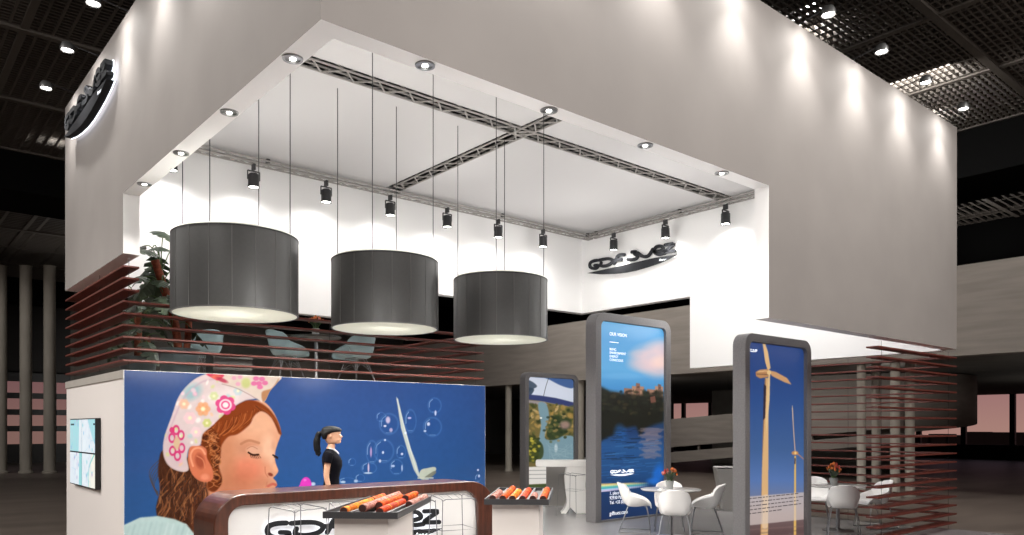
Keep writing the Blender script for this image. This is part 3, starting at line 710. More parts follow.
# mezzanine: long concrete parapet and its slab
struct('wall_mezzanine', MB().box(17.3, 17.7, -16, 42, 3.38, 5.5), 'concrete')
struct('ceiling_mezzanine', MB().box(17.7, 45.8, -16, 42, 3.5, 3.8), 'concrete_dark')
struct('wall_upper_back', MB().box(26, 26.4, -16, 42, 3.8, 10), 'upper_dark')
struct('wall_upper_left', MB().box(-30, 5.9, 40, 40.4, 4.4, 10), 'hall_dark')
# glazed far walls: dark frame, dusk outside
def glazed(axis, c, a0, a1, zs, z0, z1, step, n, w=.35):
    b = MB(); g = MB()
    f = (lambda p, q, r, s_: b.box(c, c+.25, p, q, r, s_)) if axis == 'x' else (lambda p, q, r, s_: b.box(p, q, c, c+.25, r, s_))
    f(a0, a1, HZ, z0); f(a0, a1, z1, z1+.5)
    k = a0
    while k <= a1: f(k-w/2, k+w/2, z0, z1); k += step
    for z in zs: f(a0, a1, z-.14, z+.14)
    if axis == 'x': g.box(c+.1, c+.12, a0, a1, z0, z1)
    else: g.box(a0, a1, c+.1, c+.12, z0, z1)
    o = struct('window_%d' % n, b, 'window_frame')
    g.build('window_pane', 'glass', o)
glazed('x', 46, -10.2, 42, [], .7, 3.55, 2.47, 1, .26)
glazed('y', 40, -30, 5.9, [1.62, 2.44, 3.26], .85, 3.97, 2.7, 2, .35)
FX0, YW0, YW1 = 5.9, 20.53, 17.86
# low skyline outside
b = MB(); rnd = random.Random(2)
for i in range(70):
    y = -60+i*3; h = rnd.uniform(-1.6, -.2)+2.2*math.exp(-((y-22)/7)**2); b.box(150, 154, y, y+rnd.uniform(2.6, 4), -9, 1.1+h)
tag(b.build('distant_buildings', 'window_frame', loc=(0, 0, 0)), 'dark low skyline seen beyond the far right windows', 'skyline', kind='stuff')
def column(x, y, z1, r, label, group):
    b = MB(); b.lathe([(r*1.25, 0), (r*1.25, .06), (r, .1), (r, z1-.02), (r*1.1, z1)], 20, cap=True)
    tag(b.build('concrete_column', 'column', loc=(x, y, HZ), smooth=True), label, 'column', group)
for x, y, r, lab in ((17.5, 4.46, .11, 'front round column of the left pair behind the right slat screen'), (18.1, 4.35, .11, 'rear round column of the left pair behind the right slat screen'), (17.5, 3.60, .115, 'front round column of the right pair behind the right slat screen'), (18.1, 3.49, .115, 'rear round column of the right pair behind the right slat screen'),
                     (17.5, 18.75, .13, 'round column right beside the right edge of the mural wall'), (17.5, 17.7, .13, 'round column beside the dam picture stand, left of it'), (17.5, 14.7, .13, 'round column hidden between dam picture and lake picture stands')):
    column(x, y, 3.5, r, lab, 'columns under the mezzanine')
for x, y, lab in ((1.75, 30.45, 'leftmost tall grey column in the left aisle'), (2.5, 29.9, 'middle tall grey column in the left aisle'), (3.2, 29.3, 'tall grey column in the left aisle nearest the white stand')):
    column(x, y, 8.0, .21, lab, 'tall columns in the left aisle')
# ramp behind: two inclined concrete bands, then a curved drum
b = MB()
def band(X, pts):
    """pts: (y, z bottom, z top) along the band"""
    n = len(pts); v = []
    for x in (X, X+.3):
        v += [(x, p[0], p[1]) for p in pts]+[(x, p[0], p[2]) for p in pts]
    f = []
    for i in range(n-1): f += [[i, i+1, n+i+1, n+i], [2*n+i, 3*n+i, 3*n+i+1, 2*n+i+1], [i, 2*n+i, 2*n+i+1, i+1], [n+i, n+i+1, 3*n+i+1, 3*n+i]]
    f += [[0, n, 3*n, 2*n], [n-1, 3*n-1+0, 4*n-1, 2*n-1]]
    b.add(v, f)
band(22, [(16, .74, 1.89), (5.4, 1.68, 2.58)])
band(22, [(16, .1, .53), (5.4, 1.2, 1.52)])
for y in (15.2, 12.9, 10.6, 8.3): b.box(22.1, 22.2, y, y+.05, .5+(16-y)*.09, 1.2+(16-y)*.09)
struct('wall_ramp', b, 'concrete')
b = MB(); n = 26; v = []; fs = []
for k in range(n+1):
    a = PI*(.78+.92*k/n); u = k/n; v += [(26+3.37*math.cos(a), 8.26+3.37*math.sin(a), 1.15+.75*u), (26+3.37*math.cos(a), 8.26+3.37*math.sin(a), 3.45)]
for k in range(n): fs.append([2*k, 2*k+2, 2*k+3, 2*k+1])
b.add(v, fs)
o = b.build('wall_spiral', 'concrete', smooth=True, solid=.25); o['kind'] = 'structure'
struct('wall_core', MB().box(30, 30.4, 8.5, YW1, HZ, 3.6), 'concrete_dark')
struct('wall_core_left', MB().box(30, 30.4, YW0, 42, HZ, 3.6), 'hall_dark')
struct('wall_far_left', MB().box(FX0, 46, 40, 40.3, HZ, 10), 'concrete_dark')
LX = [(9.9, 1.75), (15.2, 1.84), (1.19, 15.86)]
# bright high-bay luminaires above the grid
for x, y, lab, e_ in ((LX[0][0], LX[0][1], 'bright hall luminaire glowing through ceiling grid near top of front fascia', 1), (LX[1][0], LX[1][1], 'bright hall luminaire glowing through ceiling grid near right corner of fascia', 1), (LX[2][0], LX[2][1], 'hall luminaire glowing through ceiling grid beside left fascia sign', .5)):
    t = thing('high_bay_light', lab, 'lamp', (x, y, ZH+.32), group='high bay lights above the ceiling grid')
    MB().lathe([(.05, .3), (.2, .25), (.26, 0), (.24, 0), (.18, .22), (.03, .26)], 20).build('reflector', 'steel', t, smooth=True)
    MB().lathe([(.01, .12), (.1, .1), (.12, .03), (.01, -.0)], 14).build('bulb', 'glow', t, smooth=True)
    light('high_bay_bulb', 'POINT', (x, y, ZH+.25), 60*e_, (1, .97, .93), size=.12)

# ------------------------------------------------------------------ the stand's white box with its openings
G_, Wt = 0, 1
def wallbox(b, x0, x1, y0, y1, z0, z1, grey):
    sp = {k: Wt for k in ('-x', '+x', '-y', '+y', '-z', '+z')}
    for g in grey: sp[g] = G_
    b.box(x0, x1, y0, y1, z0, z1, sp)
TOP = 6.67
b = MB(); wallbox(b, 0, 5.73, 0, .19, 4.55, TOP, ['-y', '-x']); wallbox(b, 5.73, 11.44, 0, .19, 2.99, TOP, ['-y', '+x'])
struct('wall_front', b, ['fascia', 'white_wall'])
b = MB(); wallbox(b, 0, .19, .19, 5.26, 4.55, TOP, ['-x']); wallbox(b, 0, .19, 5.26, 8.69, 3.82, TOP, ['-x'])
struct('wall_left', b, ['fascia', 'white_wall'])
b = MB(); wallbox(b, .19, 5.71, 8.5, 8.69, 3.81, TOP, []); wallbox(b, 5.71, 11.44, 8.5, 8.69, 4.52, TOP, [])
struct('wall_back', b, ['fascia', 'white_wall'])
b = MB(); wallbox(b, 11.25, 11.44, .19, 5.24, 2.97, TOP, ['+x']); wallbox(b, 11.25, 11.44, 5.24, 8.5, 4.52, TOP, ['+x'])
struct('wall_right', b, ['fascia', 'white_wall'])
ZC = 6.4
b = MB()
for x0, x1 in ((.19, 5.44), (5.78, 11.25)):
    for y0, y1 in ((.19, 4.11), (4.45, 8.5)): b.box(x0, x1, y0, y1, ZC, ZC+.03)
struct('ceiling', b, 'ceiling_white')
struct('ceiling_roof', MB().box(.19, 11.25, .19, 8.5, ZC+.16, ZC+.2), 'black')
# upper lounge block: side wall, floor slab
b = MB(); b.box(0.02, 5.6, 5.27, 8.69, 0, 2.3)
struct('wall_lounge_base', b, 'side_white')
struct('trim_1', MB().box(0, 5.6, 5.27, 8.69, 2.3, 2.4), 'strip_grey')

# trusses
def truss(loc, length, axis, label, group, w=.22, h=.07, bay=.24, mt='truss_metal'):
    t = thing('ceiling_truss', label, 'truss', loc, group=group)
    P = (lambda a, c, z: (a, c, z)) if axis == 'x' else (lambda a, c, z: (c, a, z))
    c_ = MB()
    for c in (-w/2, w/2):
        for z in (-h, 0): c_.tube([P(0, c, z), P(length, c, z)], .016, 8)
    c_.build('chord', mt, t, smooth=True)
    d = MB(); n = max(2, int(length/bay)); s_ = length/n
    for i in range(n):
        a0, a1 = i*s_, (i+1)*s_; q = 1 if i % 2 else -1
        d.tube([P(a0, -q*w/2, -h), P(a1, q*w/2, -h)], .013, 6)
        for c in (-w/2, w/2): d.tube([P(a0, c, -h if q > 0 else 0), P(a1, c, 0 if q > 0 else -h)], .006, 6)
    for a in (0, length):
        d.tube([P(a, -w/2, -h), P(a, w/2, -h), P(a, w/2, 0), P(a, -w/2, 0)], .018, 6, closed=True)
    d.build('bracing', mt, t, smooth=True)
    nn = max(2, int(length/2.5))
    for i in range(nn+1):
        a = .1+i*(length-.2)/nn; p = P(a, 0, 0); k = MB(); k.box(p[0]-.03, p[0]+.03, p[1]-.03, p[1]+.03, -.01, (6.56 if loc[2] > 6.4 else 6.40)-loc[2]); k.build('hanger', 'can_black', t)
    return t
TG = 'lighting trusses under the white ceiling'
truss((.25, 4.28, 6.455), 10.9, 'x', 'long steel truss crossing the ceiling slot from front left to the right wall', TG, w=.25)
truss((5.61, .25, 6.457), 7.7, 'y', 'shorter steel truss in the ceiling slot crossing from front fascia to back wall', TG, w=.25)
truss((.25, 8.12, 6.34), 10.9, 'x', 'steel truss along the back wall carrying six spotlights', TG, w=.16, mt='truss_metal')
truss((11.08, .35, 6.341), 7.6, 'y', 'steel truss along the right white wall carrying three spotlights', TG, w=.16, mt='truss_metal')
# unseen fill points added inside the stand, then the spotlights on the trusses
for x, y in ((2.2, 2.2), (2.2, 6.3), (5.6, 6.3), (9.2, 6.4), (8.6, 3.9), (5.6, 2.0)):
    light('interior_fill', 'POINT', (x, y, 5.0), 46, (1, .98, .95), size=.7)
for x, y in ((9.4, 2.2), (7.5, 1.4), (9.5, 4.0)):
    light('interior_fill', 'POINT', (x, y, 3.9), 34, (1, .98, .95), size=.5)  # added fill for the lower right wall, no lamp hangs here
for x, y in ((1.0, 1.9), (1.9, .8), (4.6, .8)):
    light('interior_fill', 'POINT', (x, y, 3.0), 52, (1, .98, .95), size=.5)  # added fill in open air, brightens the soffit from below
light('interior_fill', 'POINT', (8.2, 7.2, 4.0), 70, (1, .98, .95), size=.4)  # added fill around the reception desk and dam picture
def spot(loc, aim, label, group, power):
    t = thing('truss_spotlight', label, 'spotlight', loc, group=group)
    MB().box(-.02, .02, -.05, .05, .0, .1).build('clamp', 'can_black', t)
    y = MB(); y.bar((-.105, 0, -.02), (.105, 0, -.02), .02); y.bar((-.105, 0, -.02), (-.105, 0, -.17), .012, .03); y.bar((.105, 0, -.02), (.105, 0, -.17), .012, .03)
    y.build('yoke', 'can_black', t)
    MB().lathe([(.02, -.05), (.07, -.06), (.092, -.09), (.092, -.27), (.098, -.27), (.098, -.30), (.088, -.30), (.086, -.285)], 20).build('can', 'can_black', t, smooth=True)
    MB().lathe([(.001, -.282), (.086, -.284), (.086, -.27), (.001, -.27)], 20).build('lens', 'glow', t, smooth=True)
    light('spot_beam', 'SPOT', (loc[0], loc[1], loc[2]-.31), power, (1, .98, .95), aim=aim, size=.12, angle=160, blend=1)
names = ['leftmost spotlight on the back wall truss', 'second spotlight from left on the back wall truss', 'third spotlight from left on the back wall truss, near the crossing truss', 'fourth spotlight from left on the back wall truss', 'fifth spotlight from left on the back wall truss', 'rightmost spotlight on the back wall truss, near the corner']
for x, n_ in zip((2.73, 4.09, 5.45, 6.81, 8.17, 9.5), names):
    spot((x, 8.02, 6.12), (x, 8.45, 4.4), 'black can spotlight, '+n_, 'spotlights on the back truss', 70)
spot((1.38, 8.02, 6.12), (1.38, 8.45, 4.2), 'black can spotlight hidden behind the left pendant wires', 'spotlights on the back truss', 130)
names = ['farthest spotlight on the right wall truss, left of the sign', 'middle spotlight on the right wall truss, above the sign', 'nearest spotlight on the right wall truss, right of the sign']
for y, n_ in zip((7.2, 5.69, 4.16), names):
    spot((10.98, y, 6.12), (11.25, y, 4.2), 'black can spotlight, '+n_, 'spotlights on the right truss', 70)
for y in (2.6, 1.1):
    light('spot_beam', 'SPOT', (10.7, y, 5.8), 90, (1, .98, .95), aim=(11.25, y, 4), size=.08, angle=130, blend=1)  # added beams without cans, brighten the near part of the right wall
# recessed downlights in the soffit of the opening
def downlight(x, y, label):
    t = thing('soffit_downlight', label, 'downlight', (x, y, 4.55), group='downlights in the fascia soffit')
    MB().lathe([(.055, .012), (.058, -.012), (.078, -.012), (.08, .0)], 24).build('trim_ring', 'steel', t, smooth=True)
    MB().lathe([(.001, -.004), (.03, -.006), (.056, -.002)], 20).build('reflector', 'steel', t, smooth=True)
    MB().lathe([(.001, -.012), (.024, -.011), (.026, -.004)], 16).build('lamp', 'glow', t, smooth=True)
    light('downlight_beam', 'SPOT', (x, y, 4.52), 60, (1, .96, .9), aim=(x, y, 0), size=.03, angle=110, blend=.8)
for k, y in enumerate((.665, 2.0, 3.36, 4.7)):
    downlight(.095, y, 'round recessed downlight in left soffit, '+('nearest the front corner', 'second from the front corner', 'third from the front corner', 'farthest from the front corner')[k])
for k, x in enumerate((.936, 2.27, 3.6, 4.92)):
    downlight(x, .095, 'round recessed downlight in front soffit, '+('nearest the left corner', 'second from the left corner', 'third from the left corner', 'nearest the right end')[k])
# arm spotlights washing the fascia from its top edge
def armlight(x, y, side, label, power=62):
    rz = 0 if side == 'f' else -PI/2
    t = thing('arm_spotlight', label, 'spotlight', (x, y, TOP), rz, group='arm spotlights along the fascia top')
    a = MB(); a.tube([(0, .14, .02), (0, -.34, .09)], .007, 6); a.build('arm', 'can_black', t)
    MB().box(-.03, .03, .08, .16, 0, .03).build('bracket', 'can_black', t)
    MB().lathe([(.02, .06), (.06, .05), (.085, .0), (.085, -.05), (.078, -.05), (.07, -.03)], 18, c=(0, -.36, .04)).build('head', 'steel', t, smooth=True)
    MB().lathe([(.001, -.05), (.04, -.048), (.07, -.03), (.07, 0), (.001, .0)], 16, c=(0, -.36, .04)).build('lens', 'glow', t, smooth=True)
    if side == 'f': L = (x, -.36, TOP-.04); A = (x, .0, 5.85)
    else: L = (-.36, y, TOP-.04); A = (.0, y, 5.85)
    light('arm_beam', 'SPOT', L, power*.42, (1, .98, .95), aim=A, size=.03, angle=170, blend=1)
    light('arm_beam', 'SPOT', L, power*1.15, (1, .98, .95), aim=(A[0], A[1], 4.6), size=.03, angle=88, blend=1)
fl = {6.45: 'highest of the four in view over the right fascia', 7.87: 'second of the four over the right fascia', 9.28: 'third of the four over the right fascia, beside the bright grid patch', 10.7: 'nearest the right corner of the fascia'}
for x in (.75, 2.2, 3.6, 5.03, 6.45, 7.87, 9.28, 10.7):
    armlight(x, 0, 'f', 'small arm spotlight, '+fl[x] if x in fl else 'small arm spotlight above the front opening, out of view')
ll = {5.1: 'nearest of the three in view over the left fascia', 6.57: 'middle of the three over the left fascia', 8.07: 'farthest of the three over the left fascia'}
for y in (.8, 2.2, 3.63, 5.1, 6.57, 8.07):
    armlight(0, y, 'l', 'small arm spotlight, '+ll[y] if y in ll else 'small arm spotlight above the left opening, out of view')

# ------------------------------------------------------------------ signs: stroke letters with swoosh (shapes as on the wall sign)
def unproj_x(px, py, X):
    u = (px-512)/771; v = (427-py)/771; rx = FWD[0]+u*RGT[0]; ry = FWD[1]+u*RGT[1]; k = (X-CAM[0])/rx
    return CAM[1]+k*ry, CAM[2]+k*v
LET = {
 'G': [[(172, 238), (140, 244), (112, 258), (103, 282), (112, 304), (140, 314), (170, 308), (182, 286), (150, 286)]],
 'D': [[(190, 238), (235, 228), (285, 224), (316, 240), (300, 268), (265, 286), (228, 292), (205, 285), (210, 262)]],
 'F': [[(425, 186), (385, 188), (358, 206), (345, 238), (332, 268)], [(312, 240), (352, 234), (398, 230)]],
 'S': [[(495, 162), (532, 158), (520, 176), (548, 200), (535, 224), (500, 232), (455, 232)]],
 'U': [[(548, 168), (585, 196), (622, 204), (655, 190), (690, 135)]],
 'e': [[(706, 154), (745, 156), (788, 134), (768, 108), (728, 112), (704, 138), (712, 168), (748, 184), (802, 172)]],
 'Z': [[(806, 96), (884, 86), (845, 122), (806, 158), (840, 158), (894, 150)]],
}
SW = [(85, 358), (250, 322), (480, 270), (700, 218), (912, 187), (850, 222), (760, 262), (650, 300), (540, 332), (440, 352), (330, 364), (200, 367)]
def crop2m(p):
    y, z = unproj_x(580+p[0]/9.309, 235+p[1]/9.309, 11.25); return (8.3-y, z-5.3)
def ribbon(pts, w, n=5):
    P = [Vector(p) for p in smoothpts(pts, n)]; L = []; R = []
    for i, p in enumerate(P):
        d = (P[min(i+1, len(P)-1)]-P[max(i-1, 0)]).normalized(); q = Vector((-d.y, d.x)); L.append(p+q*w/2); R.append(p-q*w/2)
    d = (P[-1]-P[-2]).normalized(); d0 = (P[1]-P[0]).normalized()
    cap1 = [P[-1]+Vector((math.cos(a)*d.x-math.sin(a)*d.y, math.sin(a)*d.x+math.cos(a)*d.y))*w/2 for a in (PI/4, 0, -PI/4)]
    cap0 = [P[0]-Vector((math.cos(a)*d0.x-math.sin(a)*d0.y, math.sin(a)*d0.x+math.cos(a)*d0.y))*w/2 for a in (PI/4, 0, -PI/4)]
    return L, R, cap0, cap1
def strokemesh(b, strokes, w, y0, y1, sc, zo=0):
    """raised letter: strip faces front (y0) and back (y1) with side walls; sign plane is local X-Z"""
    for k_, s_ in enumerate(strokes):
        L, R, c0, c1 = ribbon([(p[0]*sc, p[1]*sc+zo) for p in s_], w*sc)
        e_ = .001*k_
        vs = []; n = len(L)
        for y in (y0-e_, y1+e_):
            vs += [(p.x, y, p.y) for p in L]+[(p.x, y, p.y) for p in R]
        fs = []
        for i in range(n-1): fs += [[i, i+1, n+i+1, n+i], [2*n+i, 3*n+i, 3*n+i+1, 2*n+i+1], [i, 2*n+i, 2*n+i+1, i+1], [n+i, n+i+1, 3*n+i+1, 3*n+i]]
        b.add(vs, fs)
        for cap, a_, b_ in ((c1, L[-1], R[-1]), (c0, R[0], L[0])):
            poly = [a_]+cap+[b_]; m_ = len(poly)
            b.prism([(p.x, p.y) for p in poly], lambda u, v: (u, y0-e_, v), lambda u, v: (u, y1+e_, v))
def sign(name, label, loc, rz, sc, depth, standoff, halo=True, sx=1.0, group=None, glow='glow_soft', hw=.095, lw=.072):
    t = thing(name, label, 'sign', loc, rz, group)
    for k_, st in LET.items():
        S = [[(crop2m(p)[0]*sx, crop2m(p)[1]) for p in s_] for s_ in st]
        b = MB(); strokemesh(b, S, lw, -standoff-depth, -standoff, sc); b.build('letter', 'letter', t)
        if halo: b = MB(); strokemesh(b, S, hw, -standoff, -standoff+.012, sc); b.build('halo', glow, t.children[-1])
    P = [(crop2m(p)[0]*sc*sx, crop2m(p)[1]*sc) for p in SW]
    b = MB(); b.prism(P, lambda u, v: (u, -standoff-depth, v), lambda u, v: (u, -standoff, v)); s_ = b.build('swoosh', 'letter', t)
    if halo:
        cx = sum(p[0] for p in P)/len(P); cz = sum(p[1] for p in P)/len(P)
        b = MB(); b.prism([(cx+(p[0]-cx)*1.004, p[1]-.008*sc) for p in P], lambda u, v: (u, -standoff, v), lambda u, v: (u, -standoff+.012, v)); b.build('halo', glow, s_)
    b = MB(); q = [crop2m(c) for c in ((755, 246), (764, 228), (770, 244), (780, 232), (786, 242), (796, 230), (802, 240), (812, 232), (820, 228))]
    b.tube([(c[0]*sc*sx, -standoff-depth-.002, c[1]*sc) for c in smoothpts(q, 4)], .006*sc, 5); b.build('small_lettering', 'text_white', s_)
    return t
sign('wall_sign', 'dark raised stroke lettering and swoosh on the right inner white wall', (11.24, 8.3, 5.3), -PI/2, 1, .035, .02, halo=False)
sign('fascia_sign', 'large dark raised lettering with lit swoosh high on the left grey fascia', (-.005, 8.02, 5.81), -PI/2, .94, .09, .05)
# ------------------------------------------------------------------ pendant lamps
def pendant(x, y, label):
    z0 = 2.98; R = .69; H = .875
    t = thing('pendant_lamp', label, 'lamp', (x, y, z0), group='drum pendant lamps over the bar')
    MB().lathe([(R, 0), (R, H), (R-.012, H), (R-.012, 0)], 84).build('lamp_shade', ['drum'], t, smooth=True)
    s_ = MB()
    for k in range(18):
        a = 2*PI*(k+.3)/18; s_.tube([((R+.001)*math.cos(a), (R+.001)*math.sin(a), .0), ((R+.001)*math.cos(a), (R+.001)*math.sin(a), H)], .0035, 5)
    s_.build('seam', 'drum_seam', t)
    b = MB(); b.lathe([(R+.004, H-.014), (R+.004, H+.004), (R-.02, H+.004), (R-.02, H-.014), (R+.004, H-.014)], 84)
    b.build('rim', 'black', t, smooth=True)
    b = MB(); b.lathe([(R+.004, .0), (R+.004, .012), (R-.016, .012), (R-.016, .0), (R+.004, .0)], 84); b.build('rim', 'drum_seam', t, smooth=True)
    MB().lathe([(.001, .002), (R-.014, .002)], 84).build('diffuser', 'diffuser', t, smooth=True)
    MB().lathe([(R-.02, .9), (R-.02, .04)], 64).build('lining', 'drum_in', t, smooth=True)
    c = MB(); c.bar((-R+.02, 0, H-.05), (R-.02, 0, H-.05), .02); c.bar((0, -R+.02, H-.05), (0, R-.02, H-.05), .02)
    c.lathe([(.03, .25), (.03, H-.06), (.001, H-.06)], 12); c.build('frame', 'steel', t)
    MB().lathe([(.001, .12), (.05, .14), (.07, .18), (.04, .24), (.001, .26)], 16).build('bulb', 'glow', t, smooth=True)
    for dx in (-.45, .45):
        for dy in (-.45, .45):
            w = MB(); zt = (ZC if y+dy < 4.1 else 6.16)-z0; w.tube([(dx, dy, H-.05), (dx, dy, zt)], .0055, 6); w.build('cable', 'can_black', t)
    light('pendant_bulb', 'POINT', (x, y, z0+.20), 15, (1, .97, .88), size=.07)
    light('pendant_up', 'SPOT', (x, y, z0+.45), 90, (1, .97, .92), aim=(x, y, 9), size=.15, angle=150, blend=1)
    light('pendant_down', 'AREA', (x, y, z0-.02), 110, (1, .97, .9), aim=(x, y, 0), size=1.1)
pendant(.835, 3.8, 'largest dark drum pendant, leftmost, beside the plant')
pendant(2.80, 3.8, 'middle dark drum pendant lamp over the bar')
pendant(4.76, 3.8, 'rightmost dark drum pendant, nearest the lake picture stand')

# ------------------------------------------------------------------ slat screens
def slat(t, x0, x1, y0, y1, z):
    b = MB(); b.box(x0, x1, y0, y1, z-.012, z+.012); b.build('slat', 'slat', t, bevel=.003)
t = thing('slat_screen', 'red-brown slat railing around the upper lounge above the mural', 'slat screen', (0, 5.26, 2.4), group=None)
for k in range(9):
    z = .117+.1437*k
    slat(t, 0, .185, 0, 3.42, z)
for k in range(6):
    z = .117+.1437*k
    slat(t, .186, 5.6, 0, .185, z); slat(t, 5.415, 5.6, .186, 3.42, z)
b = MB()
for x, y, h in ((.09, 3.2, 1.4), (.09, 1.6, 1.4), (2.8, .1, .87), (5.5, .1, .87), (5.5, 3.2, .87), (.09, .1, 1.4)): b.tube([(x, y, 0), (x, y, h)], .003, 6)
b.build('post', 'can_black', t)
t = thing('slat_screen', 'tall red-brown slat screen at the right end of the stand', 'slat screen', (8.59, 0, 0))
for k in range(20):
    z = 2.846-.1437*k
    slat(t, 0, 2.85, 0, .185, z); slat(t, 2.665, 2.85, .186, 3.43, z)
b = MB()
for x, y in ((.3, .1), (2.76, .1), (2.76, 1.8), (2.76, 3.3)): b.tube([(x, y, 0), (x, y, 2.955)], .003, 6)
b.build('post', 'can_black', t)

# ------------------------------------------------------------------ mural on the lounge base
print('painting'); R_ = paint_mural()
t = thing('wall_mural', 'wide blue photo mural of a red-haired girl in a floral headscarf blowing bubbles', 'mural', (0, 5.26, 0))
MB().box(0, 5.6, -.035, 0.005, 0, 2.395).build('backing', 'panel_white', t)
def cf(P, U, V):
    px, py = proj(P[:, 0], P[:, 1]+5.26, P[:, 2]); return R_.sample(px, py)
picture('print', 'mural_print', (.004, -.037, .0), (1, 0, 0), (0, 0, 1), 5.592, 2.392, .0068, cf, parent=t)
del R_
# video wall of four screens
t = thing('video_wall', 'black-framed two by two video wall with pale map graphics on the white side wall', 'screen', (0, 8.06, .86))
MB().box(-.05, 0.015, -1.60, 0, 0, .96).build('bezel', 'bezel', t, bevel=.004)
sid = 0
for r_, z in ((0, .49), (1, .015)):
    for c_, y in ((0, -.02), (1, -.81)):
        sid += 1; w, h = .775, .455
        q = paint_screen(sid, w, h)
        def cf(P, U, V, q=q, h=h): return q.sample(U, h-V)
        o = picture('screen', 'screen_print', (-.053, y, z), (0, -1, 0), (0, 0, 1), w, h, .008, cf, parent=t)
# readable but tiny headings on the upper screens
b = MB(); b.box(-.055, -.054, -.30, -.08, .865, .89); b.build('heading', 'text_dark', t)
b = MB(); b.box(-.055, -.054, -1.62, -1.5, .865, .89); b.build('heading', 'text_dark', t)

# ------------------------------------------------------------------ picture stands
def picstand(name, label, x, y, w, h, th, paint, txt=None):
    t = thing('picture_stand', label, 'display stand', (x, y, 0))
    r = .16*h/3.05*1.15; bd = .12*h/3.05
    out = rrect(0, w, 0, h, (.01, .01, r, r), 10); inn = rrect(bd, w-bd, .03, h-bd, (.01, .01, r-bd*.8, r-bd*.8), 10)
    b = MB(); b.ringprism(out, inn, lambda u, v: (u, 0, v), lambda u, v: (u, th, v)); b.build('frame', 'poster_frame', t, bevel=.008)
    b = MB(); b.box(bd*.5, w-bd*.5, .07, th-.04, .02, h-bd*.5); b.build('light_box', 'poster_inner', t)
    R_ = paint()
    def cf(P, U, V):
        px, py = proj(P[:, 0]+x, P[:, 1]+y, P[:, 2]); return R_.sample(px, py)
    iw, ih = w-2*bd-.002, h-bd-.032
    def mk(U, V):
        rr = r-bd*.8; dz = np.maximum(0, rr-(ih-V)); ins = rr-np.sqrt(np.maximum(0, rr*rr-dz*dz)); return ins+(U/iw)*(iw-2*ins), V
    picture('print', 'poster_print', (bd+.001, .06, .031), (1, 0, 0), (0, 0, 1), iw, ih, .010, cf, parent=t, mask=mk)
    return t
A = picstand('A', 'large picture stand with lake at dusk, cloud and rainbow band behind the round table', 7.49, 4.465, 2.12, 3.75, .25, paint_lake)
def ontext(t, s, x, z, size, m_='text_white', sx_=1.0): return textmesh('lettering', s, size, m_, t, front_matrix(x, .056, z), .001, sx_=sx_)
ontext(A, 'OUR VISION', .42, 3.36, .085)
ontext(A, 'BEING\nENVIRONMENT\nENERGY\nCONSCIOUS', .42, 3.09, .064)
b = MB(); b.box(.42, .66, .055, .057, 3.235, 3.247); b.build('rule', 'text_white', A)
ontext(A, '1, place Samuel\n92930 Paris\nTel. +33 (0)1 44', .42, .47, .085)
ontext(A, 'gdfsuez.com', .42, .10, .10)
def minilogo(t, x, z, sc):
    b = MB()
    for k_, st in LET.items(): strokemesh(b, [[(crop2m(p)[0], crop2m(p)[1]) for p in s_] for s_ in st], .075, 0, .002, sc)
    P = [(crop2m(p)[0]*sc, crop2m(p)[1]*sc) for p in SW[::1]]
    b.prism([(p[0], p[1]*.8) for p in P], lambda u, v: (u, 0, v), lambda u, v: (u, .002, v))
    b.build('logo', 'text_white', t, loc=(x, .054, z))
minilogo(A, .42, .80, .245)
Cc = picstand('C', 'picture stand with two tan wind turbines on blue sky and caption, nearest the right', 6.72, .955, 1.76, 2.99, .2, paint_turbines)
for k, s in enumerate(('The wind and the energy of the', 'living power and natural resources', 'preserve energy of tomorrow for all', 'generations to come for everyone')):
    pass
b = MB(); rnd = random.Random(12)
for k in range(5):
    x = .16; z = .705-k*.052
    while x < (1.5 if k < 4 else 1.0):
        w = rnd.uniform(.04, .13); b.box(x, x+w, .056, .058, z+(0), z+.013); x += w+.028
b.build('caption', 'text_grey', Cc)
minilogo(Cc, .15, 2.74, .085)
B = picstand('B', 'picture stand with an aerial river and dam view, farthest back', 10.22, 9.45, 1.86, 3.08, .22, paint_dam)

# ------------------------------------------------------------------ bar counter (walnut loop with white lit panel)
CX0, CX1, CY0, CY1, CZ = .09, 3.52, 2.38, 2.96, 1.05
t = thing('bar_counter', 'walnut loop-shaped bar counter with white lit front panel in front of the mural', 'counter', (0, 0, 0))
out = rrect(CX0, CX1, .0, CZ, (.22, .22, .40, .30), 12); inn = rrect(CX0+.14, CX1-.28, .09, CZ-.11, (.14, .14, .22, .15), 12)
b = MB(); b.ringprism(out, inn, lambda u, v: (u, CY0, v), lambda u, v: (u, CY1, v)); b.build('wood_loop', 'walnut', t, bevel=.012)
b = MB(); b.prism(inn, lambda u, v: (u, CY0+.05, v), lambda u, v: (u, CY0+.09, v)); b.build('front_panel', 'panel_white', t)
b = MB(); b.box(CX0+.13, CX1-.2, CY0+.3, CY1-.03, .42, .45); b.build('shelf', 'walnut_side', t)
b = MB(); b.box(CX0+.2, CX1-.3, CY0+.1, CY1-.1, .09, .11); b.build('shelf', 'walnut_side', t)
s_ = sign('counter_sign', 'dark stroke lettering on the white front panel of the bar', (.52, CY0+.045, .385), 0, .80, .02, .03, group=None, glow='glow_soft', hw=.034, lw=.062)

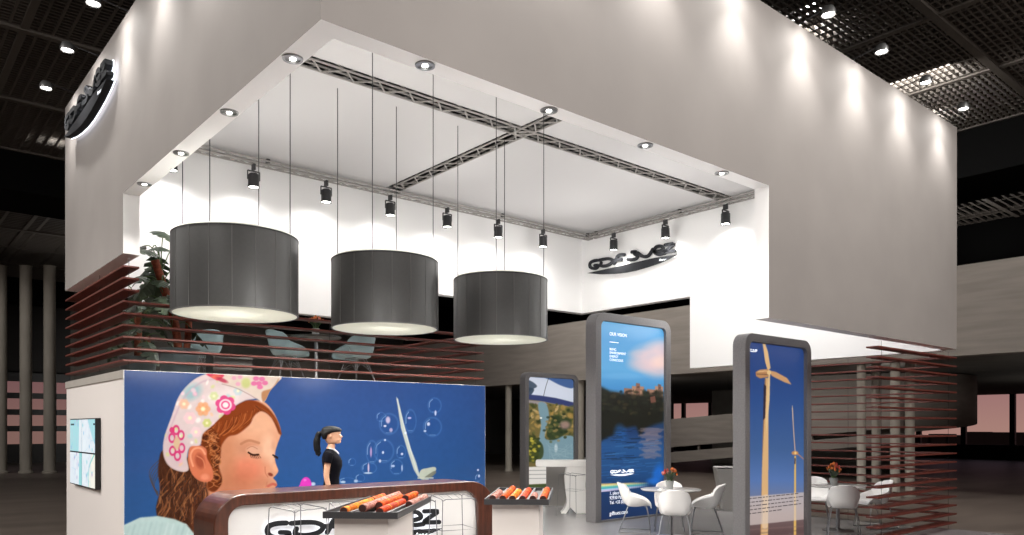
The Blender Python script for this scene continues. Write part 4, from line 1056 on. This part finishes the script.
# ------------------------------------------------------------------ trays on plinths
def tray(fx, fy, label, tubes, pl, plen):
    """fx, fy: near left corner; local x across, local y away"""
    W_, L_, Z = .63, 1.47, 1.0
    t = thing('display_table', label, 'display table', (fx, fy, 0), -PI/4)
    b = MB(); b.box(pl, pl+.46, .09, .09+plen, 0, Z-.05, ); b.build('plinth', 'plinth', t, bevel=.004)
    b = MB(); b.box(0, W_, 0, L_, Z-.055, Z-.035)
    for (x0, x1, y0, y1) in ((0, .014, 0, L_), (W_-.014, W_, 0, L_), (.014, W_-.014, 0, .014), (.014, W_-.014, L_-.014, L_)): b.box(x0, x1, y0, y1, Z-.035, Z)
    b.build('tray', 'tray_dark', t)
    for k in range(1, 6): b = MB(); b.box(k*W_/6-.012, k*W_/6+.012, .014, L_-.014, Z-.035, Z-.008); b.build('divider', 'tray_rib', t)
    n = 0
    for (ch, y0, ln, m_, lab) in tubes:
        n += 1; x = (ch+.5)*W_/6; r = .034
        c, s = math.cos(-PI/4), math.sin(-PI/4)
        wx, wy = fx+c*x-s*y0, fy+s*x+c*y0
        q = thing('product_roll', lab, 'roll', (wx, wy, Z+(0 if ch in (1, 5.1) or ch % 1 in (0, .25, .2) or fx > 2 else .026)), -PI/4, 'rolls lying in the dark trays')
        b = MB(); b.tube([(0, 0, 0), (0, ln, 0)], r, 16); b.build('wrap', m_, q, smooth=True)
        for yy in (-.004, ln+.004): b = MB(); b.tube([(0, yy-.004, 0), (0, yy+.004, 0)], r*.9, 16); b.build('end_cap', 'cap_dark', q, smooth=False)
        b = MB()
        for f in (.3, .62): b.tube([(0, ln*f, 0), (0, ln*f+.03, 0)], r+.001, 16)
        b.build('band', 'tube_amber' if m_ != 'tube_pink' else 'tube_pink', q, smooth=True)
tray(.461, .897, 'white plinth with dark tray, left one, in front of the bar lettering', [
    (1, .07, .87, 'tube_amber', 'long amber roll at the left side of the left tray'), (1, .98, .42, 'tube_orange', 'short orange roll at the far left of the left tray'),
    (2.6, .04, 1.3, 'tube_pink', 'long pale pink roll in the left tray, between amber and red rolls'), (3.35, .28, .8, 'tube_orange', 'orange roll in the middle of the left tray'),
    (4.0, .03, .86, 'tube_red', 'thick red-orange roll nearest the viewer in the left tray'), (4.1, .95, .45, 'tube_orange', 'orange roll behind the thick red one in the left tray'),
    (5.1, .62, .75, 'tube_pink', 'pale pink roll along the right side of the left tray')], .07, .97)
tray(2.174, .916, 'white plinth with dark tray, right one, beside the bar end', [
    (.25, .06, .7, 'tube_pink', 'pale pink roll at the left edge of the right tray'), (1.2, .05, 1.25, 'tube_orange', 'long orange roll second from left in the right tray'),
    (2.1, .05, .85, 'tube_amber', 'amber orange roll third from left in the right tray'), (3.05, .05, 1.0, 'tube_red', 'red-orange roll fourth from left in the right tray'),
    (4.0, .05, .4, 'tube_pink', 'short pale pink roll in the right tray'), (4.95, .05, 1.1, 'tube_orange', 'orange roll at the right edge of the right tray')], .07, .97)
# ------------------------------------------------------------------ shell armchairs
def shell_fn(W_=.225, arm=.20, back=.80, seat=.44):
    prof = smoothpts([(.25, seat-.045), (.235, seat-.005), (.16, seat), (.02, seat-.02), (-.12, seat-.01), (-.2, seat+.06), (-.245, seat+.18), (-.285, back-.04), (-.30, back)], 4)
    N = len(prof)
    def fn(u, v):
        x = (u-.5)*2; i = v*(N-1); k = min(int(i), N-2); f = i-k
        y = prof[k][0]*(1-f)+prof[k+1][0]*f; z = prof[k][1]*(1-f)+prof[k+1][1]*f
        ax = abs(x)
        # side wings: highest toward the rear, fading to the front edge
        wing = max(0, ax-.55)/.45
        e1 = min(1, max(0, (v-.04)/.44)); env = e1*e1*(3-2*e1) if v < .55 else max(0, 1-(v-.55)/.3)**1.5
        z += arm*(wing**1.6)*env
        if v > .5: y += (.15*ax**2.2)*(1-abs(v-.78)/.5)
        ww = W_*(1.0+.12*math.sin(PI*min(1, v*1.2)))
        if v > .72: ww *= 1-.30*((v-.72)/.28)**2
        if v < .1: ww *= .88+.12*v/.1
        z -= .0 if v < .8 else .05*ax**3*(v-.8)/.2
        return (ww*(x*(1-.06*wing*env)), y, z)
    return fn
def sled_chair(label, loc, rz, group):
    t = thing('armchair', label, 'chair', loc, rz, group)
    MB().grid(19, 25, shell_fn()).build('seat_shell', 'plastic_white', t, smooth=True, solid=.018, sub=1)
    for s in (-1, 1):
        b = MB(); b.tube(smoothpts([(s*.17, .17, .425), (s*.2, .2, .3), (s*.235, .235, .03), (s*.237, .22, .01), (s*.237, 0, .008), (s*.237, -.24, .01), (s*.235, -.255, .03), (s*.2, -.16, .3), (s*.17, -.12, .42)], 4), .008, 7)
        b.build('leg_frame', 'chrome', t, smooth=True)
    b = MB(); b.bar((-.17, .15, .422), (.17, .15, .422), .014); b.bar((-.17, -.1, .418), (.17, -.1, .418), .014); b.build('stretcher', 'chrome', t)
    return t
G1 = 'white armchairs at the round tables'
c0 = sled_chair('white shell armchair at the front table, left of it, seen side-on', (7.27, 3.22, 0), -PI*.5-.70+PI*.02, G1)
def place(loc, rz, label): return dup(c0, loc, rz, label)
# local +y is the sitting direction
def face(loc, target): return math.atan2(-(target[0]-loc[0]), target[1]-loc[1])
T1 = (7.15, 2.55); T2 = (9.82, 1.22)
c0.location = (7.20, 3.30, 0); c0.rotation_euler = (0, 0, -2.45)
place((6.63, 2.07, 0), face((6.63, 2.07), T1)-.1, 'white shell armchair at the front table, nearest the viewer, back toward us')
place((7.75, 3.05, 0), face((7.75, 3.05), T1), 'white shell armchair on the far side of the front table behind the tulip vase')
place((7.86, 2.40, 0), .62, 'white shell armchair at the front table, right of it, seen side-on')
place((10.6, 2.05, 0), face((10.6, 2.05), T2)-.35, 'white shell armchair at the rear table beside the edge of the turbine picture')
place((9.42, .93, 0), face((9.42, .93), T2)-.1, 'white shell armchair at the rear table, nearest us, back toward us')
place((10.66, 1.0, 0), 1.0, 'white shell armchair at the rear table, half behind the slat screen')
def round_table(loc, r, h, label, top='table_top', group='round pedestal tables'):
    t = thing('round_table', label, 'table', loc, group=group)
    MB().lathe([(.001, h-.022), (r*.96, h-.022), (r, h-.008), (r, h-.002), (r-.006, h), (.001, h)], 48).build('tabletop', top, t, smooth=True)
    MB().lathe([(.03, .02), (.028, h-.06), (.1, h-.022)], 20).build('pedestal', 'chrome', t, smooth=True)
    MB().lathe([(.001, 0), (.24, 0), (.24, .008), (.05, .022), (.03, .03)], 36).build('base', 'chrome', t, smooth=True)
    return t
round_table((*T1, 0), .46, .74, 'small round white table in front of the lake picture stand')
round_table((*T2, 0), .46, .74, 'small round white table by the right slat screen')
round_table((3.12, 6.45, 2.4), .40, .74, 'small round dark table in the upper lounge behind the slats', 'table_dark')

# vases of flowers
def flowers(loc, label, cols, vh=.13, vr=.062, fh=.2, n=22, seed=1, group='vases of flowers'):
    rnd = random.Random(seed)
    t = thing('flower_vase', label, 'flowers', loc, group=group)
    MB().lathe([(.001, 0), (vr*.8, 0), (vr*.85, .01), (vr, vh), (vr-.006, vh), (vr*.8-.006, .014), (.001, .014)], 24).build('vase', 'vase', t, smooth=True)
    b = MB(); lf = MB(); heads = {}
    for k in range(n):
        a = rnd.random()*2*PI; q = rnd.random()**.6; R = .13*q; z = vh+fh*(1-.45*q*q)*rnd.uniform(.72, 1)
        p = (R*math.cos(a), R*math.sin(a), z); b.tube(smoothpts([(.02*math.cos(a), .02*math.sin(a), .03), (R*.4*math.cos(a), R*.4*math.sin(a), vh+.03), p], 3), .0028, 5)
        c = rnd.choice(cols); mb = heads.setdefault((k, c), MB())
        mb.lathe([(.001, -.016), (.009, -.014), (.016, 0), (.014, .016), (.008, .028), (.001, .024)], 8, c=p)
        for q2 in range(4):
            a2 = a+rnd.uniform(-1, 1); L = rnd.uniform(.08, .17); u = Vector((math.cos(a2)*.7, math.sin(a2)*.7, 1.0)).normalized(); s = Vector((-math.sin(a2), math.cos(a2), 0)); o = Vector((p[0]*.35, p[1]*.35, vh+.02))
            lf.add([o, o+u*L*.5+s*.012, o+u*L, o+u*L*.5-s*.012], [[0, 1, 2, 3]])
    b.build('stems', 'stem', t); lf.build('leaves', 'leaf', t)
    for (k, c), mb in heads.items(): mb.build('bloom', c, t, smooth=True)
flowers((T1[0]-.06, T1[1]-.03, .74), 'glass vase of red and orange tulips on the front round table', ['petal_red', 'petal_orange', 'petal_pink', 'petal_red'], seed=3)
flowers((T2[0]-.1, T2[1]+.02, .74), 'vase of orange flowers on the rear round table', ['petal_orange', 'petal_orange', 'petal_red'], seed=5, n=30, fh=.25)
flowers((3.10, 6.42, 3.14), 'vase of orange flowers on the upper lounge table', ['petal_orange', 'petal_pink', 'petal_orange'], seed=7, fh=.19)
# small white things on the front table
t = thing('sugar_bowl', 'small white box at the left side of the front round table', 'box', (T1[0]-.31, T1[1]-.06, .74)); MB().box(-.05, .05, -.035, .035, 0, .012).build('tray', 'plastic_white', t, bevel=.003); MB().box(-.03, .03, -.02, .02, .012, .035).build('lid', 'plastic_white', t, bevel=.006)

# pale blue wire-based chairs upstairs
def wire_chair(label, loc, rz):
    t = thing('wire_base_armchair', label, 'chair', loc, rz, 'pale blue armchairs in the upper lounge')
    f0 = shell_fn(.30, .19, .79, .44)
    MB().grid(19, 25, f0).build('seat_shell', 'plastic_blue', t, smooth=True, solid=.014, sub=1)
    for sx, sy in ((-1, -1), (1, -1), (1, 1), (-1, 1)):
        b = MB(); b.tube([(sx*.12, sy*.1, .415), (sx*.24, sy*.22, 0)], .006, 6); b.tube([(sx*.05, sy*.1, .415), (sx*.24, sy*.22, 0)], .004, 6); b.build('leg', 'chrome', t, smooth=True)
    b = MB()
    for sx in (-1, 1):
        b.tube([(sx*.18, .16, .2), (-sx*.1, -.1, .36), (-sx*.16, -.14, .24)], .004, 6); b.tube([(sx*.18, -.16, .2), (sx*.18, .16, .2)], .004, 6); b.tube([(-.18, sx*.16, .2), (0, sx*.1, .33), (.18, sx*.16, .2)], .004, 6)
        b.tube([(sx*.13, -.11, .41), (sx*.13, .11, .41)], .006, 6); b.tube([(-.13, sx*.11, .41), (.13, sx*.11, .41)], .006, 6)
    b.build('wire_brace', 'chrome', t, smooth=True); return t
w0 = wire_chair('pale blue shell armchair upstairs, leftmost, behind the left pendant', (1.60, 7.25, 2.4), .3)
def _up(x, y, rz, lab): dup(w0, (x, y, 2.4), rz, lab)
_up(2.62, 6.46, -1.55, 'pale blue shell armchair upstairs, left of the small table')
_up(3.70, 6.2, .30, 'pale blue shell armchair upstairs, right of the small table')

# ------------------------------------------------------------------ split-leaf plants in pots
def monstera(loc, H, label, seed, n=20, spread=.75, lean=(0, 0)):
    rnd = random.Random(seed)
    t = thing('potted_plant', label, 'plant', loc, group='split-leaf plants in the upper lounge')
    MB().lathe([(.001, 0), (.2, 0), (.23, .04), (.27, .36), (.285, .38), (.26, .38), (.25, .34), (.001, .34)], 28).build('pot', 'pot', t, smooth=True)
    MB().lathe([(.001, .345), (.25, .345)], 20).build('soil', 'soil', t)
    top = (lean[0], lean[1], H*.80)
    b = MB(); b.tube(smoothpts([(0, 0, .3), (lean[0]*.2, lean[1]*.2, H*.4), (lean[0]*.7, lean[1]*.7, H*.65), top], 5), .055, 10)
    b.tube(smoothpts([(.1, .03, .3), (.14, .05, H*.3), (.15, .04, H*.5)], 5), .045, 10); b.build('trunk', 'trunk', t, smooth=True)
    st = MB(); lf = MB(); lf2 = MB()
    for k in range(n):
        a = k*2.4+rnd.uniform(-.4, .4); z0 = H*(.28+.55*k/n); o = Vector((lean[0]*z0/H, lean[1]*z0/H, z0)); R = spread*rnd.uniform(.45, .95)*(1-.35*k/n)
        e_ = o+Vector((R*math.cos(a), R*math.sin(a), rnd.uniform(.0, .34)+.08*k/n))
        st.tube(smoothpts([tuple(o), tuple(o+(e_-o)*.5+Vector((0, 0, .14))), tuple(e_)], 4), .007, 6)
        d = Vector((math.cos(a), math.sin(a), rnd.uniform(-1.1, .1))).normalized(); s = Vector((-math.sin(a), math.cos(a), rnd.uniform(-.3, .3))).normalized(); L = rnd.uniform(.26, .4); m_ = lf2 if rnd.random() < .3 else lf
        up = d.cross(s)
        # outline with deep splits between lobes
        half = [(-.12, .10), (-.10, .28), (.06, .44), (.12, .20), (.20, .48), (.34, .50), (.36, .18), (.44, .46), (.58, .42), (.58, .14), (.66, .34), (.78, .28), (.80, .09), (.9, .12), (1.0, 0)]
        for sg in (-1, 1):
            pts = [o_ for o_ in [(0, 0)]+[(u, sg*v) for u, v in half]]
            V = [e_+d*(u*L)+s*(v*L)-up*(abs(v)**1.5*L*.5)-Vector((0, 0, .25*u*u*L)) for u, v in pts]
            mid = [e_+d*(u*L)-Vector((0, 0, .25*u*u*L)) for u, v in pts]
            n_ = len(V); vs = V+mid; m_.add(vs, [[i, i+1, n_+i+1, n_+i] for i in range(n_-1)])
    st.build('stalks', 'stem', t, smooth=True); o = lf.build('leaves', 'leaf', t, solid=.003); lf2.build('leaves', 'leaf_pale', t, solid=.003)
    return t
monstera((.94, 6.2, 2.4), 1.98, 'tall split-leaf plant in a grey pot beside the left pendant lamp', 4, n=26, spread=.47, lean=(-.3, .05))
monstera((.85, 7.9, 2.4), 1.45, 'second lower split-leaf plant in the upper lounge behind the left slats', 9, n=20, spread=.55)
t = thing('planter_box', 'dark rectangular planter below the plants behind the slats', 'planter', (1.2, 5.75, 2.4)); MB().box(-.0, .55, -.15, .15, 0, .3).build('box', 'table_dark', t, bevel=.01); MB().box(.02, .53, -.13, .13, .3, .305).build('soil', 'soil', t)

# ------------------------------------------------------------------ wire bar stools
def stool(label, loc, rz, h=.92, group='wire bar stools'):
    t = thing('bar_stool', label, 'stool', loc, rz, group)
    w = .19
    r4 = [(-w, -w, h-.03), (-w*.8, -w, h-.012), (w*.8, -w, h-.012), (w, -w, h-.03), (w, -w*.8, h-.012), (w, w*.8, h+.008), (w, w, h-.01), (w*.8, w, h+.01), (-w*.8, w, h+.01), (-w, w, h-.01), (-w, w*.8, h+.008), (-w, -w*.8, h-.012)]
    b = MB(); b.tube(r4, .005, 6, closed=True); b.build('seat_rim', 'wire_grey', t, smooth=True)
    b = MB()
    for q in (-.5, 0, .5): b.tube([(q*w, -w, h-.014), (q*w, 0, h-.03), (q*w, w, h+.006)], .002, 5)
    b.build('seat', 'wire_grey', t, smooth=True)
    for sx in (-1, 1):
        for sy in (-1, 1):
            b = MB(); b.tube([(sx*w, sy*w, h-.01), (sx*(w+.035), sy*(w+.035), 0)], .0045, 6); b.build('leg', 'wire_grey', t, smooth=True)
    b = MB(); q = w+.016
    b.tube([(-q, -q, h*.62), (q, -q, h*.62), (q, q, h*.62), (-q, q, h*.62)], .004, 6, closed=True); b.build('foot_rest', 'wire_grey', t, smooth=True)
    return t
s0 = stool('wire bar stool in front of the bar lettering, leftmost', (.80, 2.10, 0), .25)
dup(s0, (1.33, 2.0, 0), -.3, 'wire bar stool at the bar, second from left, partly behind the left tray')
dup(s0, (2.08, 2.08, 0), .1, 'wire bar stool at the bar just right of the left tray')
dup(s0, (2.62, 2.05, 0), -.25, 'wire bar stool at the bar, rightmost, before the plain white panel')
s1 = stool('wire bar stool standing at the white reception desk', (7.95, 5.5, 0), .2, h=.80)

# ------------------------------------------------------------------ white reception desk with a flowing leg
t = thing('reception_desk', 'white curved reception desk beside the lake picture stand', 'desk', (7.85, 6.45, 0), -PI/4+.05)
b = MB(); b.prism(rrect(0, 1.5, .92, 1.04, .04, 5), lambda u, v: (u, -.28, v), lambda u, v: (u, .28, v)); b.build('desk_top', 'plastic_white', t, bevel=.01)
prof_l = smoothpts([(.62, .93), (.60, .86), (.57, .70), (.59, .45), (.61, .25), (.56, .08), (.50, 0)], 5)
b = MB(); b.prism(prof_l+[(.60, 0), (.68, .12), (.80, .0), (1.05, 0)]+smoothpts([(1.0, .3), (.98, .6), (1.05, .8), (1.3, .93)], 5), lambda u, v: (u, -.22, v), lambda u, v: (u, .2, v)); b.build('desk_leg', 'plastic_white', t, bevel=.01)
t = thing('rounded_partition', 'low grey curved panel behind the reception desk', 'panel', (8.72, 7.05, 0), -.86)
b = MB(); b.prism([(.02*k-.02, -.03*math.sin(PI*k/30)) for k in range(24)]+[(.02*k-.02, .06-.03*math.sin(PI*k/30)) for k in range(23, -1, -1)], lambda u, v: (u, v, .0), lambda u, v: (u, v, .92)); b.build('body', 'counter_gray', t)
b = MB(); b.box(-.03, .45, -.05, .09, 0, .03); b.build('plinth_ring', 'steel', t)
t = thing('info_lectern', 'grey tapering lectern with lit top seen between the picture stands', 'lectern', (11.03, 4.22, 0), -.7)
b = MB(); b.add([(-.06, -.12, 0), (.16, -.12, 0), (.16, .12, 0), (-.06, .12, 0), (-.2, -.16, .85), (.2, -.16, .85), (.2, .16, .88), (-.2, .16, .88)], [[0, 3, 2, 1], [4, 5, 6, 7], [0, 1, 5, 4], [1, 2, 6, 5], [2, 3, 7, 6], [3, 0, 4, 7]]); b.build('body', 'counter_gray', t, bevel=.01)
b = MB(); b.box(-.19, .19, -.15, .15, .875, .895); b.build('screen', 'panel_white', t)
MB().box(-.16, .22, -.16, .16, 0, .012).build('foot_plate', 'steel', t)
# ------------------------------------------------------------------ woman behind the bar
def woman(loc, rz):
    """local +y is where she faces, +x her right"""
    t = thing('person', 'woman in dark short-sleeved top with black ponytail standing in profile behind the bar', 'person', loc, rz)
    import bmesh
    # body: skinned skeleton
    V = {'pel': (0, 0, .93, .115, .085), 'wai': (0, .0, 1.06, .105, .078), 'rib': (0, -.005, 1.18, .12, .09), 'che': (0, -.005, 1.30, .125, .09), 'nkb': (0, -.02, 1.40, .062, .056), 'nk': (0, -.005, 1.46, .045, .047), 'nkt': (0, .008, 1.52, .045, .047)}
    E_ = [('pel', 'wai'), ('wai', 'rib'), ('rib', 'che'), ('che', 'nkb'), ('nkb', 'nk'), ('nk', 'nkt')]
    for s, n in ((-1, 'l'), (1, 'r')):
        V.update({'sh'+n: (s*.155, -.015, 1.365, .048, .046), 'el'+n: (s*.185, -.04, 1.10, .034, .036), 'fa'+n: (s*.185, -.01, .98, .032, .034), 'wr'+n: (s*.18, .04, .865, .020, .023), 'pa'+n: (s*.178, .06, .80, .018, .036), 'kn2'+n: (s*.178, .068, .77, .016, .036)})
        E_ += [('che', 'sh'+n), ('sh'+n, 'el'+n), ('el'+n, 'fa'+n), ('fa'+n, 'wr'+n), ('wr'+n, 'pa'+n), ('pa'+n, 'kn2'+n)]
        for j, (dy, L) in enumerate(((.03, .072), (.01, .080), (-.010, .074), (-.028, .058))):
            a, b_ = 'f%d%s' % (j, n), 'g%d%s' % (j, n); c = 'h%d%s' % (j, n)
            V[a] = (s*.176, .068+dy, .745, .0085, .0085); V[b_] = (s*.170, .074+dy*1.1, .745-L*.5, .008, .008); V[c] = (s*.160, .076+dy*1.1, .745-L, .0065, .0065)
            E_ += [('kn2'+n, a), (a, b_), (b_, c)]
        V['t0'+n] = (s*.172, .098, .80, .011, .011); V['t1'+n] = (s*.165, .118, .765, .009, .009); V['t2'+n] = (s*.160, .122, .735, .008, .008)
        E_ += [('pa'+n, 't0'+n), ('t0'+n, 't1'+n), ('t1'+n, 't2'+n)]
        V.update({'hi'+n: (s*.085, 0, .87, .085, .09), 'th'+n: (s*.09, .0, .70, .078, .082), 'kn'+n: (s*.085, .01, .48, .052, .056), 'ca'+n: (s*.085, -.015, .34, .048, .054), 'an'+n: (s*.085, -.01, .09, .032, .036), 'ba'+n: (s*.088, .07, .035, .036, .028), 'to'+n: (s*.09, .14, .025, .03, .02)})
        E_ += [('pel', 'hi'+n), ('hi'+n, 'th'+n), ('th'+n, 'kn'+n), ('kn'+n, 'ca'+n), ('ca'+n, 'an'+n), ('an'+n, 'ba'+n), ('ba'+n, 'to'+n)]
    keys = list(V); me = bpy.data.meshes.new('body')
    me.from_pydata([V[k][:3] for k in keys], [(keys.index(a), keys.index(b)) for a, b in E_], []); me.materials.append(M['skin'])
    o = bpy.data.objects.new('body', me); COL.objects.link(o)
    sk = o.modifiers.new('skin', 'SKIN'); sk.use_smooth_shade = True
    for i, k in enumerate(keys):
        d = me.skin_vertices[0].data[i]; d.radius = V[k][3:5]; d.use_root = (k == 'pel')
    q = o.modifiers.new('sub', 'SUBSURF'); q.levels = 2; q.render_levels = 2
    dg = bpy.context.evaluated_depsgraph_get(); dg.update()
    bm = bmesh.new(); ev = bpy.data.meshes.new_from_object(o.evaluated_get(dg)); bm.from_mesh(ev)
    bpy.data.objects.remove(o)
    # head: profile loft (z, front y, back y, half width)
    H = [(1.495, .060, -.045, .046), (1.50, .100, -.052, .050), (1.508, .112, -.058, .056), (1.52, .116, -.066, .061), (1.535, .111, -.074, .065), (1.545, .118, -.079, .067), (1.553, .119, -.082, .068), (1.562, .114, -.085, .070), (1.57, .122, -.087, .0715), (1.578, .136, -.089, .072), (1.586, .132, -.091, .073), (1.60, .117, -.093, .074), (1.612, .109, -.095, .0745), (1.625, .112, -.096, .075), (1.645, .110, -.095, .075), (1.665, .098, -.09, .070), (1.68, .076, -.076, .058), (1.692, .046, -.05, .038), (1.698, .015, -.02, .014)]
    n = 28; rings = []
    for z, yf, yb, w in H:
        cy = (yf+yb)/2; ry = (yf-yb)/2; rg = []
        for k in range(n):
            a = 2*PI*k/n; c, s = math.cos(a), math.sin(a)
            sgn = 1 if s >= 0 else -1
            base_f = min(yf, .108 if 1.55 < z < 1.62 else yf); ryy = (base_f-yb)/2; cyy = (base_f+yb)/2
            y = cyy+ryy*sgn*abs(s)**.85
            if s > .955: y += (yf-base_f)*((s-.955)/.045)**.7
            rg.append((w*c*(1-.12*max(0, s)**3), y, z))
        rings.append(rg)
    hb = MB(); hb.loft(rings)
    for s in (-1, 1): hb.loft([[(s*(.070+.012*j), -.002+.014*math.cos(a)*(1-.2*j), 1.585+.026*math.sin(a)*(1-.1*j)) for a in [2*PI*k/10 for k in range(10)]] for j in (0, 1)])
    vs = [bm.verts.new(v) for v in hb.v]
    for f in hb.f:
        try: bm.faces.new([vs[i] for i in f])
        except Exception: pass
    bmesh.ops.recalc_face_normals(bm, faces=bm.faces)
    me = bpy.data.meshes.new('body'); bm.to_mesh(me); bm.free(); me.materials.clear(); me.materials.append(M['skin'])
    me.polygons.foreach_set('use_smooth', [True]*len(me.polygons))
    o = bpy.data.objects.new('body', me); COL.objects.link(o); o.parent = t
    # face details
    for s in (-1, 1):
        MB().lathe([(.001, -.005), (.010, -.003), (.012, 0), (.010, .004), (.001, .006)], 10, c=(s*.031, .102, 1.606)).build('eye', 'eye_white', t, smooth=True)
        MB().lathe([(.001, -.004), (.005, -.003), (.0055, 0), (.005, .003), (.001, .004)], 10, c=(s*.032, .109, 1.606)).build('pupil', 'eye_dark', t, smooth=True)
        b = MB(); b.tube([(s*.018, .112, 1.622), (s*.034, .108, 1.627), (s*.048, .094, 1.621)], .0026, 6); b.build('eyebrow', 'hair_black', t)
    b = MB(); b.tube([(-.022, .104, 1.549), (0, .119, 1.550), (.022, .104, 1.549)], [.003, .005, .003], 8); b.build('lips', 'lip', t, smooth=True)
    # hair cap and ponytail
    rings = []
    for z, yf, yb, w in [(1.545, -.045, -.098, .062), (1.57, -.03, -.108, .078), (1.60, -.012, -.115, .084), (1.625, .045, -.118, .087), (1.64, .108, -.118, .087), (1.655, .117, -.116, .085), (1.672, .110, -.110, .079), (1.69, .088, -.094, .066), (1.703, .055, -.065, .045), (1.71, .015, -.03, .016)]:
        cy = (yf+yb)/2; ry = (yf-yb)/2
        rings.append([(w*math.cos(2*PI*k/24), cy+ry*math.sin(2*PI*k/24), z) for k in range(24)])
    rings = [[(p[0]*1.07, (p[1]+.005)*1.07-.005, p[2]+.004) for p in r] for r in rings]
    b = MB(); b.loft(rings); b.build('hair', 'hair_black', t, smooth=True)
    b = MB(); b.tube(smoothpts([(0, -.11, 1.625), (0, -.145, 1.62), (0, -.17, 1.56), (0, -.178, 1.48), (0, -.165, 1.40), (0, -.15, 1.34)], 4), [.024]*4+[.036]*5+[.042]*7+[.034]*3+[.014]*2, 12); b.build('ponytail', 'hair_black', t, smooth=True)
    # top: torso loft plus sleeves
    rings = []
    for z, yf, yb, w in [(.88, .095, -.115, .165), (.93, .10, -.115, .168), (1.0, .095, -.095, .145), (1.07, .092, -.088, .132), (1.14, .105, -.095, .142), (1.22, .130, -.105, .156), (1.28, .128, -.112, .164), (1.33, .105, -.112, .170), (1.375, .070, -.098, .160), (1.405, .045, -.082, .115), (1.425, .035, -.07, .075), (1.435, .03, -.062, .062)]:
        cy = (yf+yb)/2; ry = (yf-yb)/2
        rings.append([(w*math.copysign(abs(math.cos(2*PI*k/28))**.85, math.cos(2*PI*k/28)), cy+ry*math.sin(2*PI*k/28), z) for k in range(28)])
    b = MB(); b.loft(rings)
    for s in (-1, 1): b.tube(smoothpts([(s*.12, -.012, 1.375), (s*.158, -.016, 1.36), (s*.172, -.022, 1.31), (s*.180, -.028, 1.265)], 4), [.045]*4+[.058]*4+[.055]*4+[.053], 16)
    b.build('top', 'shirt', t, smooth=True)
    b = MB(); b.tube(smoothpts([(.062, -.02, 1.437), (.05, .03, 1.425), (0, .088, 1.37), (-.05, .03, 1.425), (-.062, -.02, 1.437)], 5), .007, 8); b.build('neckline', 'shirt_trim', t, smooth=True)
    b = MB()
    for s in (-1, 1): b.loft([[(s*.088+r*math.cos(2*PI*k/18), y0+r*1.1*math.sin(2*PI*k/18), z) for k in range(18)] for z, r, y0 in ((.95, .085, -.005), (.86, .1, -.005), (.7, .09, 0), (.48, .066, .005), (.3, .062, -.01), (.06, .056, -.01))])
    b.build('trousers', 'trousers', t, smooth=True)
    for s in (-1, 1):
        b = MB(); b.loft([[(s*.088+w*math.cos(2*PI*k/16), .045+L*math.sin(2*PI*k/16), z) for k in range(16)] for z, w, L in ((0, .040, .125), (.03, .042, .125), (.055, .036, .10), (.075, .028, .06))]); b.build('shoe', 'shoe', t, smooth=True)
    return t
woman((1.98, 3.70, 0), -math.atan2(.6473, .7621)-PI/2+.10)
